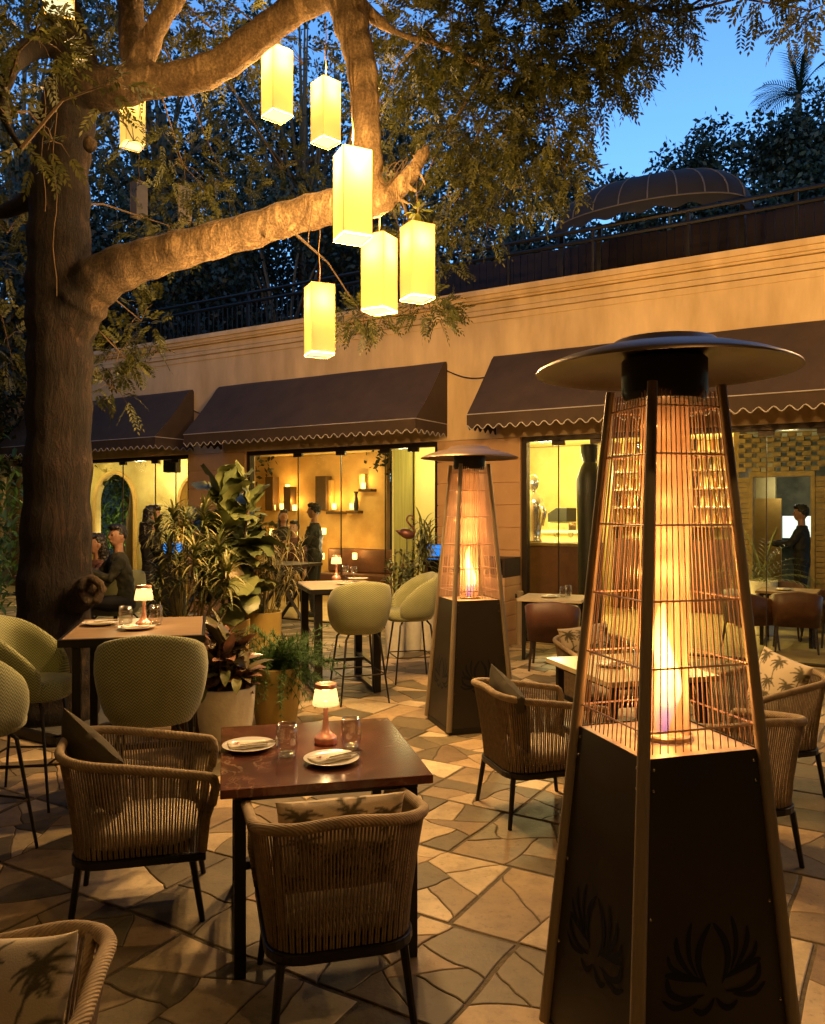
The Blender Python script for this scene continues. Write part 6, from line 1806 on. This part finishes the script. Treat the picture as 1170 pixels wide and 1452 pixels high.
# unseen leaves overhead and behind the camera, added to block sky light
def overhead(n):
    out = []
    while len(out) < n:
        x = rng.uniform(-11, 11); y = rng.uniform(-7.4, 9.5); z = rng.uniform(5.8, 9.0)
        ymax = (z - 1.8) / .6313 - 2.0
        if y < ymax: out.append((x, y, z))
    return np.array(out)
Po = overhead(9000) - np.array(TL); Do = rng.normal(size=(len(Po), 3)) * np.array([1, 1, .25])
V2, Q2 = sprays(Po, Do, rng.uniform(.6, .9, len(Po)), 9, .42, .085, .2)
mesh_np('crown', np.concatenate([V1, V2]), np.concatenate([Q1, Q2 + len(V1)]), M_leaf, tree)
twm.build('twigs', M_twig, tree)
# bright tuft over the rightmost lantern
lt = MB(); c = D(592, 300, 6.6)
for k in range(26): 
    d = rdir(rn, -70, 60); leaf(lt, d * rn.uniform(.01, .05), d, rn.uniform(.06, .10), .016, .6, 4, 'oval', .15)
tag(lt.build('leaf_tuft', pmat('tuft_leaf', (.28, .30, .06), (.20, .22, .04), rough=.5, transl=.3), None, smooth='all', loc=c), 'bright leaf tuft on the cord of the rightmost lantern', 'leaf tuft')

# ------------------------------------------------------------------ trees beyond the building
def back_tree(label, px, Y, ztop, rad, zc, n, lsz=(.10, .19), seed=1, mat=None, kind='background_tree'):
    r_ = np.random.default_rng(seed); c = D(px, 600, Y); base = Vector((c.x, c.y, 0))
    t = thing(kind, label, 'tree', base, 0, 'dark trees beyond the restaurant')
    m = MB(); tops = []
    m.tube([(0, 0, 0), (.15, .1, zc * .45), (.0, 0, zc)], [.28, .22, .12], 10)
    K = 46; cs = r_.normal(size=(K, 3)); cs /= np.linalg.norm(cs, axis=1, keepdims=True); cs *= r_.uniform(.35, 1, (K, 1)) ** .5
    cs = cs * np.array([rad, rad * .8, (ztop - zc)]) + np.array([0, 0, zc])
    for q in cs:
        m.tube([(0, 0, zc * .6 + .3 * r_.uniform(0, zc)), tuple(q * .55 + np.array([0, 0, zc * .4])), tuple(q)], [.07, .04, .012], 5)
    m.build('trunk', M_twig, t, smooth='all')
    per = int(n * 1.35) // K; P = []
    for q in cs:
        g_ = r_.normal(size=(per, 3)); g_ /= np.linalg.norm(g_, axis=1, keepdims=True); P.append(q + g_ * (r_.uniform(0, 1, (per, 1)) ** .45) * rad * r_.uniform(.22, .40))
    P = np.concatenate(P); k = len(P)
    ax = r_.normal(size=(k, 3)) - np.array([0, 0, .5]); ax /= np.linalg.norm(ax, axis=1, keepdims=True)
    w = np.cross(ax, r_.normal(size=(k, 3))); w /= np.linalg.norm(w, axis=1, keepdims=True)
    L = r_.uniform(lsz[0], lsz[1], (k, 1))
    V_ = np.stack([P, P + ax * L * .5 + w * L * .28, P + ax * L, P + ax * L * .5 - w * L * .28], 1).reshape(-1, 3)
    mesh_np('crown', V_, np.arange(len(V_)).reshape(-1, 4), mat or M_leaf_dark, t)
BT = [('dark tree left of the trunk at the left edge of the photo', -20, 17, 9.4, 2.6, 6.0, 8500),
      ('dark tree standing just right of the big trunk', 190, 19, 9.5, 3.2, 6.2, 17000),
      ('dark tree seen beyond the lowest lantern', 400, 20, 10.2, 3.2, 6.6, 19000),
      ('dark tree behind the stub of the lit limb', 600, 18, 9.4, 2.5, 6.0, 8500),
      ('thin dark tree at the left end of the roof canopy', 740, 19, 8.9, 2.2, 5.8, 6000),
      ('bushy dark tree behind the domed roof canopy', 935, 21, 11.3, 2.3, 7.6, 17000),
      ('tall dark tree right of the domed roof canopy', 1075, 21, 12.0, 2.5, 8.2, 22000),
      ('large dark tree at the right edge above the roof', 1190, 20, 12.3, 2.7, 8.4, 22000),
      ('low dark tree between the left awnings and the sky', 300, 23, 8.0, 3.2, 5.2, 9000),
      ('low dark tree beyond the roof fence in the middle', 520, 23, 8.4, 3.0, 5.4, 8500),
      ('low dark tree beyond the roof fence under the gap of sky', 800, 22, 8.3, 2.2, 6.3, 6500),
      ('broad dark tree filling the gap beside the big trunk', 90, 23, 12.0, 3.6, 8.0, 14000),
      ('high dark tree behind the highest lanterns', 330, 25, 14.0, 3.6, 10.4, 16000),
      ('high dark tree behind the bare vertical limb', 560, 25, 14.5, 3.6, 10.0, 15000),
      ('high dark tree behind the yellow lit leaves', 720, 24, 13.4, 2.6, 9.8, 9000),
      ('very tall dark tree at the top left corner behind the trunk', 30, 20, 16.5, 3.4, 11.2, 8000),
      ('very tall dark tree behind the limb with the leafy lantern', 230, 22, 17.5, 3.6, 12.6, 6000),
      ('very tall dark tree behind the middle lanterns', 430, 23, 17.5, 3.0, 13.0, 5000)]
for i, a in enumerate(BT): back_tree(*a, seed=20 + i)
c = D(1132, 120, 22); t = thing('palm_tree', 'palm top poking above the dark trees at the upper right', 'tree', (c.x, c.y, 0))
m = MB(); m.tube([(0, 0, 0), (.1, 0, c.z * .5), (0, 0, c.z - .3)], [.16, .12, .09], 8); m.build('trunk', M_twig, t)
m = MB()
for i in range(16):
    d = rdir(rn, 25, 88); p = Vector((0, 0, c.z - .3)); pts = []
    for k in range(9): pts.append(p.copy()); p = p + d * .14; d = (d + Vector((0, 0, -.13))).normalized()
    m.tube(pts, .012, 3, caps=False)
    for k in range(1, 9):
        for s in (-1, 1):
            for e in (0, .5):
                dd = (pts[k] - pts[k - 1]).normalized(); sd = dd.cross(Vector((0, 0, 1))).normalized(); leaf(m, pts[k - 1].lerp(pts[k], e), dd * .9 + sd * s, .42, .018, .4, 2, 'blade', 0)
m.build('fronds', M_leaf_dark, t)

# ------------------------------------------------------------------ unseen walls added out of frame to block low sky light
M_nb = pmat('old_plaster', (.20, .14, .09), (.14, .10, .06), rough=.9, scale=1.5)
for nm, lb, c_, sz in (('sky_block_wall', 'tall added wall blocking sky light behind the photographer', (0, -7.5), (24, .3)),
                   ('sky_block_wall', 'tall added wall blocking sky light on the left', (-11.5, 5.4), (.3, 25.4)),
                   ('sky_block_wall', 'tall added wall blocking sky light on the right', (11.5, -1.2), (.3, 12.2))):
    m = MB(); m.b2(-sz[0] / 2, sz[0] / 2, -sz[1] / 2, sz[1] / 2, 0, 9.0); m.b2(-sz[0] / 2 - .06, sz[0] / 2 + .06, -sz[1] / 2 - .06, sz[1] / 2 + .06, 9.0, 9.15)
    tag(m.build(nm, M_nb, None, loc=(c_[0], c_[1], 0)), lb, 'wall')
# ------------------------------------------------------------------ indoor lights
def room_light(px, yin, z, pw, col=(1, .80, .38), r_=.12):
    x, _ = WL(px, 700, yin); lamp('room_point_light', WP(x, yin, z), pw, col, r_)  # unseen point light without a fitting, brightens the room
room_light(200, 1.0, 2.75, 48, (1, .82, .40))
room_light(90, 1.0, 2.75, 18, (1, .80, .30))
room_light(575, 1.2, 2.7, 26, (1, .82, .36))
room_light(450, 2.4, 2.85, 24, (1, .76, .34))
room_light(470, 1.0, 1.3, 9, (1, .78, .4))
room_light(775, 2.6, 2.6, 120, (1, .82, .36))
room_light(1000, 3.4, 2.75, 45, (1, .70, .25))
room_light(1120, 1.6, 2.7, 9, (1, .78, .34))
room_light(1110, 4.4, 2.2, 3.5, (1, .92, .7))
room_light(757, .7, 2.3, 5)  # added to brighten the silver bust
lamp('garden_light', D(186, 775, 19.4), 40, (1, .78, .36), .1)

# ------------------------------------------------------------------ sky, sun, camera
w = bpy.data.worlds.new('World'); sc.world = w; w.use_nodes = True
nt = w.node_tree
for n in list(nt.nodes): nt.nodes.remove(n)
out = nt.nodes.new('ShaderNodeOutputWorld'); bg = nt.nodes.new('ShaderNodeBackground')
sky = nt.nodes.new('ShaderNodeTexSky'); sky.sky_type = 'NISHITA'; sky.sun_disc = False
SUN_EL, SUN_ROT = R(11.0), R(200)
sky.sun_elevation = SUN_EL; sky.sun_rotation = SUN_ROT; sky.ozone_density = 5.2; sky.air_density = 1.0; sky.dust_density = .2
hs_ = nt.nodes.new('ShaderNodeHueSaturation'); hs_.inputs['Saturation'].default_value = 1.0
nt.links.new(sky.outputs[0], hs_.inputs['Color']); nt.links.new(hs_.outputs[0], bg.inputs[0]); bg.inputs[1].default_value = .15
nt.links.new(bg.outputs[0], out.inputs[0])
sl = bpy.data.lights.new('sun', 'SUN'); sl.energy = .02; sl.angle = R(.5); sl.color = (1, .8, .6)
so_ = bpy.data.objects.new('sun', sl); COL.objects.link(so_)
sd_ = Vector((math.sin(SUN_ROT) * math.cos(SUN_EL), math.cos(SUN_ROT) * math.cos(SUN_EL), math.sin(SUN_EL)))
so_.rotation_euler = (-sd_).to_track_quat('-Z', 'Y').to_euler(); so_.location = (0, -5, 12)

cam = bpy.data.cameras.new('camera'); cam.sensor_fit = 'HORIZONTAL'; cam.sensor_width = 36; cam.lens = 36 * F / PW
cam.clip_end = 1000; cam.clip_start = .05
co = bpy.data.objects.new('camera', cam); COL.objects.link(co); co.location = (0, 0, HC); co.rotation_euler = (R(90), 0, 0)
sc.camera = co
sc.view_settings.view_transform = 'Standard'; sc.view_settings.look = 'None'; sc.view_settings.exposure = 1.3; sc.view_settings.gamma = 1
sc.cycles.use_denoising = True
sc.cycles.max_bounces = 8; sc.cycles.transparent_max_bounces = 24; sc.cycles.sample_clamp_indirect = 6
sc.cycles.caustics_reflective = False; sc.cycles.caustics_refractive = False
